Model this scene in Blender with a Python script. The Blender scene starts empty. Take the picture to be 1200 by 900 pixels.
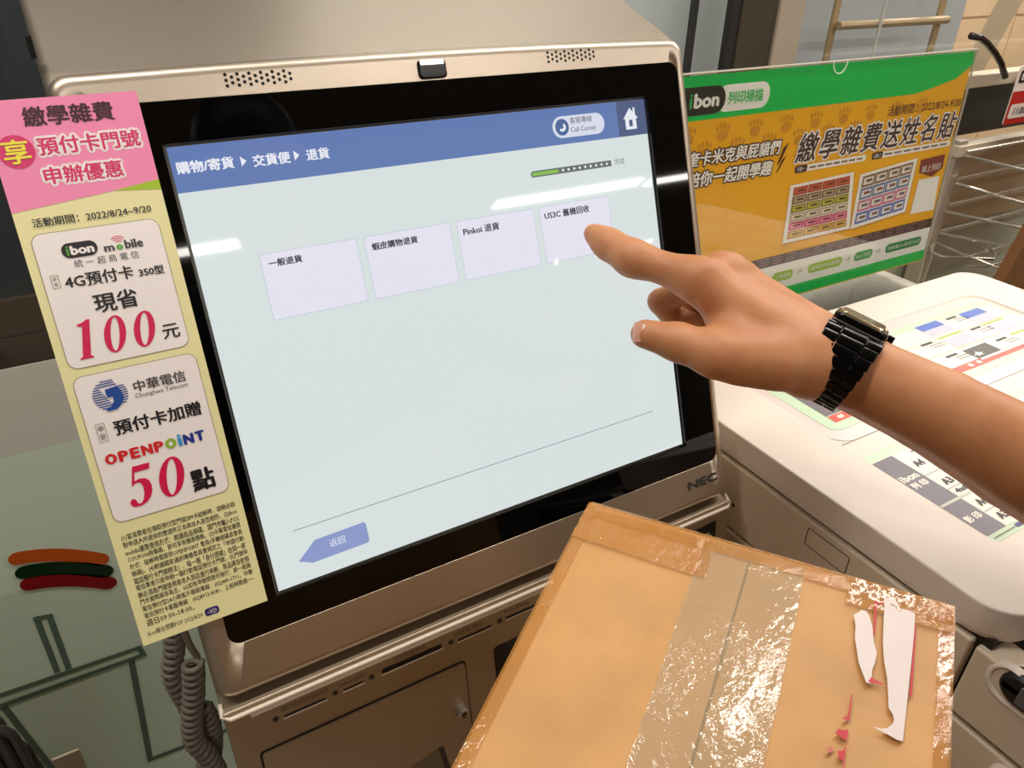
import bpy, bmesh, math, random
import numpy as np
from mathutils import Vector, Matrix
random.seed(7)
SC = bpy.context.scene
COL = SC.collection
# ------------------------------------------------------------------ camera
CAM = Vector((-0.05476, -0.51872, 1.36968))
F = 885.15
A3 = ((0.8651, -0.2457, 0.4373), (-0.5013, -0.4544, 0.7363), (0.0178, -0.8562, -0.5163))   # camera x, down, forward as columns
def cr(a, b): return a.cross(b)
fwd = Vector([r[2] for r in A3]).normalized()
rgt = Vector([r[0] for r in A3]); rgt = (rgt - fwd*rgt.dot(fwd)).normalized()
dwn = fwd.cross(rgt)
cam = bpy.data.objects.new('camera', bpy.data.cameras.new('camera'))
COL.objects.link(cam)
M = Matrix((rgt, -dwn, -fwd)).transposed().to_4x4(); M.translation = CAM
cam.matrix_world = M
cam.data.sensor_width = 36; cam.data.lens = F/1200*36; cam.data.clip_start = 0.01
SC.camera = cam
# ------------------------------------------------------------------ world, light, exposure
SC.view_settings.view_transform = 'Standard'; SC.view_settings.look = 'None'
SC.view_settings.gamma = 1; SC.view_settings.use_curve_mapping = False
SC.view_settings.exposure = 0.0
wd = bpy.data.worlds.new('world'); SC.world = wd; wd.use_nodes = True
wd.node_tree.nodes['Background'].inputs[0].default_value = (1, .95, .88, 1)
wd.node_tree.nodes['Background'].inputs[1].default_value = 0.05
LAMP = 35.0          # radiance of the ceiling tubes
def tube_lamp(x0, x1, y, wy=.12, z=2.585, k=1.0):
    L = bpy.data.lights.new('tube_lamp', 'AREA'); L.shape = 'RECTANGLE'
    L.size = x1-x0; L.size_y = wy; L.color = (1, .95, .89)
    L.energy = LAMP*k*math.pi*(x1-x0)*wy
    o = bpy.data.objects.new('tube_lamp', L); o.location = ((x0+x1)/2, y, z); COL.objects.link(o)
    return o
TUBES = [(-1.0, .2, 0), (.5, 1.7, 0), (1.9, 3.1, 0), (3.3, 4.5, 0),  # leftmost tube added, unseen, to light hood, film and parcel
         (-.9, -.2, -1.85), (.5, 1.7, -1.85), (2.4, 3.6, -1.85), (3.8, 5., -1.85),  # short left tube added, unseen, to brighten the flyer
         (-1.9, -.7, -3.7), (-.5, .7, -3.7), (2.3, 3.5, -3.75), (3.6, 4.8, -3.8), (3.68, 4.8, -5.45), (5.5, 6.7, -7.15)]
for t in TUBES: tube_lamp(*t)
tube_lamp(2.0, 5.2, 1.0, .25, 2.5, .7)     # added unseen lamp outside, put in to light the tan wall
# ------------------------------------------------------------------ helpers
def lin(c):
    return tuple(((v/12.92) if v <= .04045 else ((v+.055)/1.055)**2.4) for v in [x/255 for x in c])
_m = {}
def mat(name, c, rough=.5, metal=0., emit=0., noise=0., scale=40., bump=0., bscale=200., spec=.5, coat=0., sss=0., alpha=1.):
    if name in _m: return _m[name]
    m = bpy.data.materials.new(name); m.use_nodes = True; nt = m.node_tree
    b = nt.nodes['Principled BSDF']; c = lin(c) + (1,)
    b.inputs['Base Color'].default_value = c
    b.inputs['Roughness'].default_value = rough; b.inputs['Metallic'].default_value = metal
    b.inputs['Specular IOR Level'].default_value = spec
    b.inputs['Coat Weight'].default_value = coat; b.inputs['Coat Roughness'].default_value = .08
    if alpha < 1: b.inputs['Alpha'].default_value = alpha
    if sss:
        b.inputs['Subsurface Weight'].default_value = sss; b.inputs['Subsurface Radius'].default_value = (.012, .004, .002)
        b.inputs['Subsurface Scale'].default_value = .35
    if emit:
        b.inputs['Emission Color'].default_value = c; b.inputs['Emission Strength'].default_value = emit
        b.inputs['Base Color'].default_value = (.01, .01, .01, 1)
    if noise or bump:
        tc = nt.nodes.new('ShaderNodeTexCoord')
    if noise:
        n = nt.nodes.new('ShaderNodeTexNoise'); n.inputs['Scale'].default_value = scale; n.inputs['Detail'].default_value = 4
        nt.links.new(tc.outputs['Object'], n.inputs['Vector'])
        mx = nt.nodes.new('ShaderNodeMix'); mx.data_type = 'RGBA'
        mx.inputs[6].default_value = tuple(v*(1-noise) for v in c[:3])+(1,); mx.inputs[7].default_value = tuple(min(1, v*(1+noise)) for v in c[:3])+(1,)
        nt.links.new(n.outputs['Fac'], mx.inputs[0]); nt.links.new(mx.outputs[2], b.inputs['Base Color'])
    if bump:
        n2 = nt.nodes.new('ShaderNodeTexNoise'); n2.inputs['Scale'].default_value = bscale; n2.inputs['Detail'].default_value = 3
        nt.links.new(tc.outputs['Object'], n2.inputs['Vector'])
        bp = nt.nodes.new('ShaderNodeBump'); bp.inputs['Strength'].default_value = bump; bp.inputs['Distance'].default_value = .001
        nt.links.new(n2.outputs['Fac'], bp.inputs['Height']); nt.links.new(bp.outputs[0], b.inputs['Normal'])
    _m[name] = m; return m
def pane_mat(name, tint=(1, 1, 1), refl=.08, rough=.01):
    m = bpy.data.materials.new(name); m.use_nodes = True; nt = m.node_tree; nt.nodes.clear()
    o = nt.nodes.new('ShaderNodeOutputMaterial'); t = nt.nodes.new('ShaderNodeBsdfTransparent'); g = nt.nodes.new('ShaderNodeBsdfGlossy')
    t.inputs[0].default_value = tint+(1,); g.inputs['Roughness'].default_value = rough
    ge = nt.nodes.new('ShaderNodeNewGeometry'); dt = nt.nodes.new('ShaderNodeVectorMath'); dt.operation = 'DOT_PRODUCT'
    ab = nt.nodes.new('ShaderNodeMath'); ab.operation = 'ABSOLUTE'; om = nt.nodes.new('ShaderNodeMath'); om.operation = 'SUBTRACT'; om.inputs[0].default_value = 1
    pw_ = nt.nodes.new('ShaderNodeMath'); pw_.operation = 'POWER'; pw_.inputs[1].default_value = 5
    fr = nt.nodes.new('ShaderNodeMath'); fr.operation = 'MULTIPLY_ADD'; fr.inputs[1].default_value = .9; fr.inputs[2].default_value = refl/2
    nt.links.new(ge.outputs['Normal'], dt.inputs[0]); nt.links.new(ge.outputs['Incoming'], dt.inputs[1]); nt.links.new(dt.outputs['Value'], ab.inputs[0])
    nt.links.new(ab.outputs[0], om.inputs[1]); nt.links.new(om.outputs[0], pw_.inputs[0]); nt.links.new(pw_.outputs[0], fr.inputs[0])
    mx = nt.nodes.new('ShaderNodeMixShader')
    nt.links.new(fr.outputs[0], mx.inputs[0]); nt.links.new(t.outputs[0], mx.inputs[1]); nt.links.new(g.outputs[0], mx.inputs[2])
    nt.links.new(mx.outputs[0], o.inputs[0]); return m
def thing(name, label, cat, loc=(0, 0, 0), group=None):
    o = bpy.data.objects.new(name, None); COL.objects.link(o); o.location = loc; o.empty_display_size = .05
    o['label'] = label; o['category'] = cat
    if group: o['group'] = group
    return o
def tag(o, label, cat, group=None):
    o['label'] = label; o['category'] = cat
    if group: o['group'] = group
    return o
def wloc(o):
    v = Vector(o.location)
    while o.parent: o = o.parent; v += Vector(o.location)
    return v
def obj(name, verts, faces, m, parent=None, smooth=False, label=None, kind=None, mats=None, fm=None, bevel=0, seg=2):
    """verts in world space; origin goes to the middle of the mesh"""
    V = np.array([tuple(v) for v in verts], dtype=float)
    c = (V.min(0)+V.max(0))/2
    me = bpy.data.meshes.new(name); me.from_pydata((V-c).tolist(), [], [list(map(int, f)) for f in faces])
    for q in (mats or [m]): me.materials.append(q)
    if fm is not None: me.polygons.foreach_set('material_index', fm)
    if smooth: me.polygons.foreach_set('use_smooth', [True]*len(me.polygons))
    me.update()
    o = bpy.data.objects.new(name, me); COL.objects.link(o)
    o.location = Vector(c) - (wloc(parent) if parent else Vector())
    if parent: o.parent = parent
    if label: o['label'] = label
    if kind: o['kind'] = kind
    if bevel:
        b = o.modifiers.new('bevel', 'BEVEL'); b.width = bevel; b.segments = seg; b.limit_method = 'ANGLE'; b.angle_limit = .6
        me.polygons.foreach_set('use_smooth', [True]*len(me.polygons))
    if smooth == 'wn': me.polygons.foreach_set('use_smooth', [p.area < 1.5e-4 for p in me.polygons])
    if bevel: o.modifiers.new('wn', 'WEIGHTED_NORMAL')
    return o
def struct(name, V, Fc, m, **k): return obj(name, V, Fc, m, kind='structure', **k)
BF = [(0, 3, 2, 1), (4, 5, 6, 7), (0, 1, 5, 4), (1, 2, 6, 5), (2, 3, 7, 6), (3, 0, 4, 7)]
def boxv(x0, x1, y0, y1, z0, z1):
    return [(x0, y0, z0), (x1, y0, z0), (x1, y1, z0), (x0, y1, z0), (x0, y0, z1), (x1, y0, z1), (x1, y1, z1), (x0, y1, z1)], BF
def join(parts):
    V = []; Fs = []
    for v, f in parts:
        n = len(V); V += [tuple(a) for a in v]; Fs += [tuple(i+n for i in q) for q in f]
    return V, Fs
def extrude_x(prof, x0, x1):
    n = len(prof)
    V = [(x0, y, z) for y, z in prof]+[(x1, y, z) for y, z in prof]
    Fs = [tuple(range(n)), tuple(range(2*n-1, n-1, -1))]+[(i, n+i, n+(i+1) % n, (i+1) % n) for i in range(n)]
    return V, Fs
def tube(path, r, n=8, cap=True):
    P = [Vector(p) for p in path]; V = []; Fs = []
    rr = r if hasattr(r, '__len__') else [r]*len(P)
    t0 = (P[1]-P[0]).normalized(); up = Vector((0, 0, 1)) if abs(t0.z) < .9 else Vector((1, 0, 0))
    u = t0.cross(up).normalized()
    for i, p in enumerate(P):
        t = (P[min(i+1, len(P)-1)]-P[max(i-1, 0)]).normalized()
        u = (u-t*u.dot(t)).normalized(); v = t.cross(u)
        for k in range(n):
            a = 2*math.pi*k/n; V.append(p+(u*math.cos(a)+v*math.sin(a))*rr[i])
    for i in range(len(P)-1):
        for k in range(n):
            a = i*n+k; b = i*n+(k+1) % n; Fs.append((a, b, b+n, a+n))
    if cap: Fs += [tuple(range(n-1, -1, -1)), tuple(range((len(P)-1)*n, len(P)*n))]
    return V, Fs
def loft(loops, cap0=False, cap1=False, close=False):
    n = len(loops[0]); V = [tuple(p) for l in loops for p in l]; Fs = []
    m = len(loops)
    for i in range(m if close else m-1):
        j = (i+1) % m
        for k in range(n): Fs.append((i*n+k, i*n+(k+1) % n, j*n+(k+1) % n, j*n+k))
    if cap0: Fs.append(tuple(range(n-1, -1, -1)))
    if cap1: Fs.append(tuple(range((m-1)*n, m*n)))
    return V, Fs
def rrect(x0, x1, y0, y1, r, n=6, s=1):
    """rounded rectangle, s extra points on each straight side"""
    pts = []
    cs = [(x1-r, y0+r, -90), (x1-r, y1-r, 0), (x0+r, y1-r, 90), (x0+r, y0+r, 180)]
    for q, (cx, cy, a0) in enumerate(cs):
        arc = [(cx+r*math.cos(math.radians(a0+90*i/n)), cy+r*math.sin(math.radians(a0+90*i/n))) for i in range(n+1)]
        pts += arc
        nx, ny, a1 = cs[(q+1) % 4]
        e = (nx+r*math.cos(math.radians(a1)), ny+r*math.sin(math.radians(a1)))
        for i in range(1, s): pts.append((arc[-1][0]+(e[0]-arc[-1][0])*i/s, arc[-1][1]+(e[1]-arc[-1][1])*i/s))
    return pts
class Plane:
    """a flat surface: u right, v down, w towards the viewer"""
    def __init__(s, O, U, D):
        s.O = Vector(O); s.U = Vector(U).normalized(); s.D = Vector(D).normalized(); s.N = s.U.cross(-s.D)
    def pt(s, u, v, w=0): return s.O+s.U*u+s.D*v+s.N*w
    def uv(s, px, py, w=0):
        d = rgt*((px-600)/F)+dwn*((py-450)/F)+fwd
        k = (s.O+s.N*w-CAM).dot(s.N)/d.dot(s.N); q = CAM+d*k-s.O
        return q.dot(s.U), q.dot(s.D)
    def W(s, px, py, w=0): return s.pt(*s.uv(px, py, w), w)
    def flat(s, name, loops, w, m, parent, th=0, **k):
        """filled outline(s) in u,v; th gives it thickness"""
        V, Fs = fill(loops)
        if th:
            n = len(V); P = [s.pt(a, b, w) for a, b in V]+[s.pt(a, b, w-th) for a, b in V]
            Fs2 = list(Fs)+[tuple(i+n for i in reversed(f)) for f in Fs]
            off = 0
            for l in loops:
                for i in range(len(l)):
                    a = off+i; b = off+(i+1) % len(l); Fs2.append((a, a+n, b+n, b))
                off += len(l)
            return obj(name, P, Fs2, m, parent, **k)
        return obj(name, [s.pt(a, b, w) for a, b in V], Fs, m, parent, **k)
    def px(s, pts, w=0): return [s.uv(x, y, w) for x, y in pts]
def fill(loops):
    bm = bmesh.new(); es = []
    for l in loops:
        vs = [bm.verts.new((a, -b, 0)) for a, b in l]
        for i in range(len(vs)): es.append(bm.edges.new((vs[i], vs[(i+1) % len(vs)])))
    bmesh.ops.triangle_fill(bm, use_beauty=True, use_dissolve=False, edges=es)
    bm.verts.index_update()
    for f in bm.faces:
        if f.normal.z < 0: f.normal_flip()
    V = [(v.co.x, -v.co.y) for v in bm.verts]; Fs = [tuple(v.index for v in f.verts) for f in bm.faces]
    bm.free(); return V, Fs
_tc = {}
def glyphs(s, res=2, sp=1.):
    if (s, res, sp) in _tc: return _tc[(s, res, sp)]
    cu = bpy.data.curves.new('t', 'FONT'); cu.body = s; cu.resolution_u = res; cu.size = 1; cu.space_character = sp
    o = bpy.data.objects.new('t', cu); me = o.to_mesh()
    V = np.array([v.co[:2] for v in me.vertices]); Fs = [tuple(p.vertices) for p in me.polygons]
    o.to_mesh_clear(); bpy.data.objects.remove(o); bpy.data.curves.remove(cu)
    _tc[(s, res, sp)] = (V, Fs); return V, Fs
def text(P, s, box, w, m, parent, bold=0., outline=None, om=None, ow=.00012, res=2, shear=0., name='lettering', sp=1.):
    """letters fitted to a u,v box (u0, v0, u1, v1) on plane P; bold and outline in metres"""
    V, Fs = glyphs(s, res, sp)
    if not len(V): return None
    u0, v0, u1, v1 = box
    X = V.copy(); X[:, 0] += shear*X[:, 1]
    mn = X.min(0); mx = X.max(0)
    def place(dx, dy, ww):
        U = u0+bold+(X[:, 0]-mn[0])/(mx[0]-mn[0])*(u1-u0-2*bold)+dx
        T = v1-bold-(X[:, 1]-mn[1])/(mx[1]-mn[1])*(v1-v0-2*bold)+dy
        return [P.pt(a, b, ww) for a, b in zip(U, T)], Fs
    offs = [(0, 0)]
    if bold: offs = [(bold*a, bold*b) for a, b in ((1, 0), (-1, 0), (0, .7), (0, -.7))]
    if outline:
        r = outline+bold
        a, b = join([place(r*math.cos(t*math.pi/5), r*math.sin(t*math.pi/5), w-ow+t*.000008) for t in range(10)])
        obj(name+'_outline', a, b, om, parent)
    a, b = join([place(dx, dy, w+i*.000008) for i, (dx, dy) in enumerate(offs)])
    return obj(name, a, b, m, parent)
def tpx(P, s, tl, br, w, m, parent, hs=1., **k):
    """letters at their natural proportions between two pixel corners"""
    a = P.uv(tl[0], tl[1], w); b = P.uv(br[0], br[1], w)
    V, _ = glyphs(s, k.get('res', 2), k.get('sp', 1.)); d = V.max(0)-V.min(0); h = (b[0]-a[0])*d[1]/d[0]*hs; c = (a[1]+b[1])/2
    return text(P, s, (a[0], c-h/2, b[0], c+h/2), w, m, parent, **k)
def rect(u0, v0, u1, v1): return [(u0, v0), (u1, v0), (u1, v1), (u0, v1)]
def rpx(P, tl, br, w):
    a = P.uv(tl[0], tl[1], w); b = P.uv(br[0], br[1], w); return (a[0], a[1], b[0], b[1])
def circ(u, v, r, n=24, ry=None): return [(u+r*math.cos(2*math.pi*i/n), v+(ry or r)*math.sin(2*math.pi*i/n)) for i in range(n)]

# ------------------------------------------------------------------ the shop shell
wallm = mat('wall_paint', (172, 160, 142), .7, noise=.04, scale=3)
floorm = mat('floor_tile', (118, 106, 90), .35, noise=.1, scale=6)
ceilm = mat('ceiling_paint', (190, 182, 168), .8, noise=.03, scale=8)
FZ = -.12
struct('floor', *boxv(-3, 7, -9, .45, FZ-.05, FZ), floorm)
struct('ceiling', *boxv(-3, 7, -9, .45, 2.6, 2.65), ceilm)
struct('wall_left', *boxv(-3.05, -3, -9, .45, FZ, 2.6), wallm)
struct('wall_right', *boxv(7, 7.05, -9, .45, FZ, 2.6), wallm)
struct('wall_front', *boxv(-3, 7, -9.05, -9, FZ, 2.6), mat('dim_far_wall', (104, 94, 82), .7, noise=.2, scale=2))
housing = mat('lamp_housing', (225, 222, 214), .5)
for i, (x0, x1, y) in enumerate(TUBES):
    o = obj('ceiling_light', *boxv(x0-.02, x1+.02, y-.09, y+.09, 2.588, 2.6), housing)
    tag(o, 'white housing of a fluorescent ceiling light, out of view; some show mirrored in the screen, some are added', 'light', 'fluorescent ceiling lights')
# ---- storefront window behind the kiosk
YG = .45
WP = Plane((0, YG, 0), (1, 0, 0), (0, 0, -1))
film = mat('frosted_film', (222, 236, 212), .35, noise=.05, scale=2, bump=.02, bscale=600)
film2 = mat('frosted_film_clear_band', (222, 218, 204), .4, noise=.04, scale=3)
silver = mat('anodised_aluminium', (196, 182, 164), .35, .35, noise=.03, scale=20)
darkfr = mat('dark_bronze_aluminium', (78, 70, 60), .4, .3, noise=.05, scale=20)
darker = mat('dark_gasket', (34, 32, 30), .5)
pane = pane_mat('window_glass', (.96, .97, .97))
struct('window_1', *boxv(-3, .83, YG, YG+.006, FZ, 2.6), pane)
struct('window_2', *boxv(.836, .905, YG, YG+.006, FZ, 2.6), pane)
struct('window_3', *boxv(1.06, 7, YG, YG+.006, FZ, 2.6), pane)
struct('trim_1', *boxv(.905, .925, YG-.004, YG+.010, FZ, 2.6), darker, bevel=.002)
struct('trim_2', *boxv(.925, 1.004, YG-.007, YG+.014, FZ, 2.6), darkfr, bevel=.003)
struct('trim_3', *boxv(1.004, 1.063, YG-.012, YG+.014, FZ, 2.6), silver, bevel=.003)
struct('trim_4', *boxv(.83, .836, YG-.003, YG+.01, FZ, 2.6), darker)
fl = struct('window_4', *boxv(-3, .6, YG-.0015, YG-.0005, FZ, .795), film)
fl2 = struct('window_5', *boxv(-3, .6, YG-.0015, YG-.0005, .795, .912), film2)
# decals on the film
dec = thing('stripe_decal', 'orange, green and red curved stripes stuck on the frosted window', 'decal', (-.2, YG-.003, .7))
def stroke(P, pts, wd_px, w, m, parent, name, n=20, caps=True):
    """round-ended band along a quadratic through three pixel points"""
    a, b, c = [Vector(P.uv(*p, w)) for p in pts]
    ctrl = b*2-(a+c)/2
    path = [(a*(1-t)**2+ctrl*2*t*(1-t)+c*t*t) for t in [i/n for i in range(n+1)]]
    L = []; R = []
    for i, p in enumerate(path):
        t = (path[min(i+1, n)]-path[max(i-1, 0)]).normalized(); q = Vector((-t.y, t.x))*wd_px/2
        L.append(p+q); R.append(p-q)
    t1 = (path[-1]-path[-2]).normalized(); t0 = (path[1]-path[0]).normalized()
    def cap(c0, t, sgn):
        q = Vector((-t.y, t.x)); return [c0+(q*math.cos(a)*sgn+t*math.sin(a)*sgn)*wd_px/2 for a in [math.pi*i/6 for i in range(1, 6)]]
    loop = L+(cap(path[-1], t1, 1) if caps else [])+R[::-1]+(cap(path[0], t0, -1) if caps else [])
    return P.flat(name, [[tuple(p) for p in loop]], w, m, parent)
stroke(WP, [(20.5, 654.7), (69, 650.5), (118, 656)], .0215, .003, mat('decal_orange', (205, 88, 22), .4), dec, 'stripe')
stroke(WP, [(28.7, 671), (74.7, 666), (123, 670)], .0225, .003, mat('decal_green', (10, 42, 18), .4), dec, 'stripe')
stroke(WP, [(34.5, 684.5), (80, 680), (127, 683.5)], .0225, .003, mat('decal_red', (140, 10, 14), .4), dec, 'stripe')
lined = mat('decal_line', (96, 116, 100), .45)
tab = thing('line_drawing_decal', 'dark green outline of a table with a bottle stuck on the frosted window', 'decal', (-.2, YG-.003, .4))
def pl(P, pts, wid, w, m, parent, name, closed=False):
    q = [Vector(P.uv(*p, w)) for p in pts]
    if closed: q.append(q[0])
    parts = []
    w0 = w
    for i_, (a, b) in enumerate(zip(q[:-1], q[1:])):
        w = w0+.0003*i_; t = (b-a).normalized(); s = Vector((-t.y, t.x))*wid/2; a2 = a-t*wid/2; b2 = b+t*wid/2
        parts.append(([P.pt(*(a2+s), w), P.pt(*(b2+s), w), P.pt(*(b2-s), w), P.pt(*(a2-s), w)], [(0, 1, 2, 3)]))
    V, Fs = join(parts); return obj(name, V, Fs, m, parent)
pl(WP, [(66.7, 786), (43, 725), (58, 722), (80, 782)], .008, .002, lined, tab, 'bottle_outline')
pl(WP, [(-60, 836), (0, 815), (163, 759), (168, 767), (3, 826), (-60, 848)], .008, .002, lined, tab, 'table_outline')
pl(WP, [(154, 774), (176, 890), (262, 857)], .009, .0022, lined, tab, 'leg_outline')
pl(WP, [(5, 829), (62, 902)], .009, .0022, lined, tab, 'leg_outline')
# outside
night = mat('night_wall', (58, 66, 70), .6, noise=.08, scale=4)
pave = mat('pavement', (96, 88, 78), .6, noise=.1, scale=10)
teal = mat('pale_teal_panel', (246, 254, 252), .3, noise=.03, scale=3)
greyp = mat('grey_shutter', (196, 200, 202), .4, noise=.04, scale=3)
tan = mat('tan_tile', (222, 188, 148), .45, noise=.07, scale=8)
grout = mat('grout', (226, 208, 180), .7)
struct('trim_5', *boxv(-4, 8, .5, 6, -.16, -.12), pave)
struct('wall_back', *boxv(-3.5, .35, .9, 1.0, FZ, 2.6), night)
obj_t = struct('trim_6', *boxv(.3, 1.04, .56, .6, FZ, 2.6), teal)
struct('trim_7', *boxv(1.08, 1.80, .62, .66, FZ, 2.6), greyp)
nb = bpy.data.objects['wall_back']
br_ = mat('brown_wall_tile', (96, 80, 66), .5, noise=.1, scale=6)
for i in range(9):
    for j in range(2): struct_tile = obj('tile', *boxv(-1.5+i*.2, -1.504+(i+1)*.2, .885, .90, .70+j*.064, .762+j*.064), br_, nb)
# tan tiled wall outside, right: tiles in grout
tw = struct('wall_right_outside', *boxv(1.75, 6.5, 1.5, 1.6, FZ, 2.6), grout)
random.seed(3)
me0 = None
for ix in range(9):
    for iz in range(6):
        x0 = 1.8+ix*.45; z0 = .55+iz*.27
        V, Fs = boxv(x0+.006, x0+.444, 1.49, 1.502, z0+.006, z0+.264)
        if me0 is None:
            o = obj('tile', V, Fs, tan, tw); me0 = o.data
        else:
            o = bpy.data.objects.new('tile', me0); COL.objects.link(o); o.parent = tw
            o.location = Vector((x0+.225, 1.496, z0+.135))-Vector(tw.location)
# glazed door behind the pane: gold frame and bar
gold = mat('brushed_brass', (200, 170, 128), .35, .2)
dd = thing('glass_door', 'door with brass-coloured frame and push bar behind the poster', 'door', (1.4, .56, 0))
obj('door_frame', *join([boxv(1.274, 1.289, .55, .556, FZ, 2.4), boxv(1.60, 1.618, .55, .556, FZ, 2.4)]), gold, dd)
obj('push_bar', *tube([(1.28, .54, 1.222), (1.62, .54, 1.222)], .008, 10), gold, dd)
obj('handle_rod', *tube([(1.39, .53, .4), (1.39, .53, 2.2)], .0035, 8), mat('white_rod', (225, 220, 210), .4), dd)
beam = obj('sloping_beam', *join([([(1.80, .6, 1.0), (1.87, .6, 1.0), (2.16, .6, 1.6), (2.05, .6, 1.6), (1.80, .61, 1.0), (1.87, .61, 1.0), (2.16, .61, 1.6), (2.05, .61, 1.6)], BF)]), mat('pale_beam', (214, 190, 158), .5))
tag(beam, 'pale tan slanting beam behind the window at upper right', 'beam')

# ------------------------------------------------------------------ kiosk
ZT = 1.25
SD = Vector((0, -.34784, -.93755))
SP = Plane((0, 0, ZT), (1, 0, 0), SD)              # the screen plane, origin at the display's top left
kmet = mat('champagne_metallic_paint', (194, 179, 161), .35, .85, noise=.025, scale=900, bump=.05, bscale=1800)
kdark = mat('shaded_metallic_paint', (176, 160, 138), .40, .75, noise=.025, scale=900, bump=.05, bscale=1800)  # champagne paint toned darker for the shade on the lower body
glassb = mat('black_bezel_glass', (3, 3, 3), .03, spec=.36)
black = mat('black_plastic', (10, 10, 10), .5)
kiosk = thing('service_kiosk', 'champagne grey self-service kiosk with large tilted touch screen', 'kiosk', (.185, 0, 0))
WF = .004
def scl(u, v, w):                                   # same line of sight, w nearer the viewer
    k = 1-w/.528; return (-.055+(u+.055)*k, .068+(v-.068)*k)
o0 = scl(-.056, -.0462, WF); o1 = scl(.4255, .3735, WF)
i0 = scl(-.0393, -.027, WF); i1 = scl(.4153, .3339, WF)
def ring(ins, w):
    pts = rrect(o0[0]+ins, o1[0]-ins, o0[1]+ins, o1[1]-ins, max(.013-ins*.6, .004), 8, 14)
    out = []
    for u, v in pts:
        if v < o0[1]+.02: v -= .0032*(1-((u-.185)/.24)**2)
        out.append(SP.pt(u, v, w))
    return out
inner = [SP.pt(u, v, WF) for u, v in rrect(i0[0], i1[0], i0[1], i1[1], .009, 8, 14)]
inner2 = [SP.pt(u, v, WF-.004) for u, v in rrect(i0[0], i1[0], i0[1], i1[1], .009, 8, 14)]
B = .008
loops = [ring(0, -.05), ring(0, WF-B)]+[ring(B*(1-math.cos(a)), WF-B+B*math.sin(a)) for a in [math.pi/2*i/6 for i in range(1, 7)]]+[inner, inner2]
obj('screen_frame', *[x for x in loft(loops, cap0=True)], kmet, kiosk, smooth='wn')
# black bezel with its window
l0 = (0, 0); l1 = (.376, .3069)
d0 = scl(-.0015, -.0015, WF-.0005); d1 = scl(.3795, .3100, WF-.0005)
bo = rrect(i0[0]+.0002, i1[0]-.0002, i0[1]+.0002, i1[1]-.0002, .0088, 8, 2)
SP.flat('bezel', [bo, rect(d0[0], d0[1], d1[0], d1[1])], WF-.0004, glassb, kiosk, th=.0025)
edgem = mat('display_recess_edge', (92, 88, 82), .25, .3)
e0 = (-.004, -.004, .382, .311)
Vv, Ff = loft([[SP.pt(*p, WF-.0006) for p in rect(*d0, *d1)], [SP.pt(*p, -.0008) for p in rect(-.0005, -.0005, .3795, .3102)], [SP.pt(*p, -.0008) for p in rect(.001, .001, .375, .306)]])
obj('display_recess', Vv, Ff, edgem, kiosk)
# display and what it shows
E = .92
def em(n, c, k=E): return mat('display_'+n, c, .035, emit=k, spec=.5)
scr_bg = em('background', (222, 232, 231)); scr_bl = em('title_blue', (103, 128, 184)); scr_w = em('white', (240, 242, 250))
scr_tile = em('tile', (236, 234, 248)); scr_edge = em('tile_edge', (205, 214, 224)); scr_dk = em('dark', (72, 72, 84)); scr_ln = em('line', (150, 158, 166))
scr_btn = em('back_button', (143, 158, 208)); scr_gr = em('progress_green', (142, 196, 84)); scr_gy = em('progress_grey', (110, 116, 112)); scr_home = em('home_slate', (86, 98, 136))
disp = SP.flat('display', [rect(.0005, .0005, .3755, .3065)], 0, scr_bg, kiosk)
LW = .00012
SP.flat('title_bar', [rect(.0005, .0005, .3755, .0285)], LW, scr_bl, disp)
SP.flat('home_tile', [rect(.346, .0005, .3755, .0285)], 2*LW, scr_home, disp)
# house icon
hx, hy = SP.uv(738.5, 139)
SP.flat('home_icon', [[(hx-.0075, hy), (hx, hy-.0085), (hx+.0032, hy-.005), (hx+.0032, hy-.0085), (hx+.0052, hy-.0085), (hx+.0052, hy-.0028), (hx+.0078, hy), (hx+.0056, hy), (hx+.0056, hy+.0085), (hx-.0056, hy+.0085), (hx-.0056, hy)],
                       rect(hx-.0018, hy+.001, hx+.0018, hy+.0062)], 3*LW, scr_w, disp)
a = SP.uv(647, 148); b = SP.uv(707, 146)
pc = (a[1]+b[1])/2
SP.flat('call_button', [rrect(a[0], b[0]+.001, pc-.0082, pc+.0082, .0081, 8, 1)], 3*LW, em('pill', (222, 226, 242)), disp)
SP.flat('call_icon', [circ(a[0]+.0088, pc, .0064)], 4*LW, em('icon_blue', (84, 110, 160)), disp)
ic = Vector((a[0]+.0088, pc))
hs = [(ic.x+.0034*math.cos(t), ic.y+.0034*math.sin(t)) for t in [math.radians(q) for q in range(-50, 141, 19)]]
hs2 = [(ic.x+.0018*math.cos(t)-.0004, ic.y+.0018*math.sin(t)-.0004) for t in [math.radians(q) for q in range(140, -51, -19)]]
SP.flat('handset_icon', [hs+hs2], 5*LW, scr_w, disp)
tpx(SP, '客服專線', (667, 136.5), (694, 143.5), 5*LW, scr_dk, disp)
tpx(SP, 'Call Center', (668.5, 148.5), (699.5, 152), 5*LW, scr_dk, disp)
tpx(SP, '購物/寄貨', (203.5, 187), (276.5, 200), 3*LW, scr_w, disp, bold=.00028)
tpx(SP, '交貨便', (294, 180), (342, 192.5), 3*LW, scr_w, disp, bold=.00028)
tpx(SP, '退貨', (357, 173.5), (387.5, 187), 3*LW, scr_w, disp, bold=.00028)
for x, y in ((285.5, 189), (347.5, 182)):
    u, v = SP.uv(x, y); SP.flat('arrow', [[(u-.0018, v-.0032), (u+.0018, v), (u-.0018, v+.0032)]], 3*LW, scr_w, disp)
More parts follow.
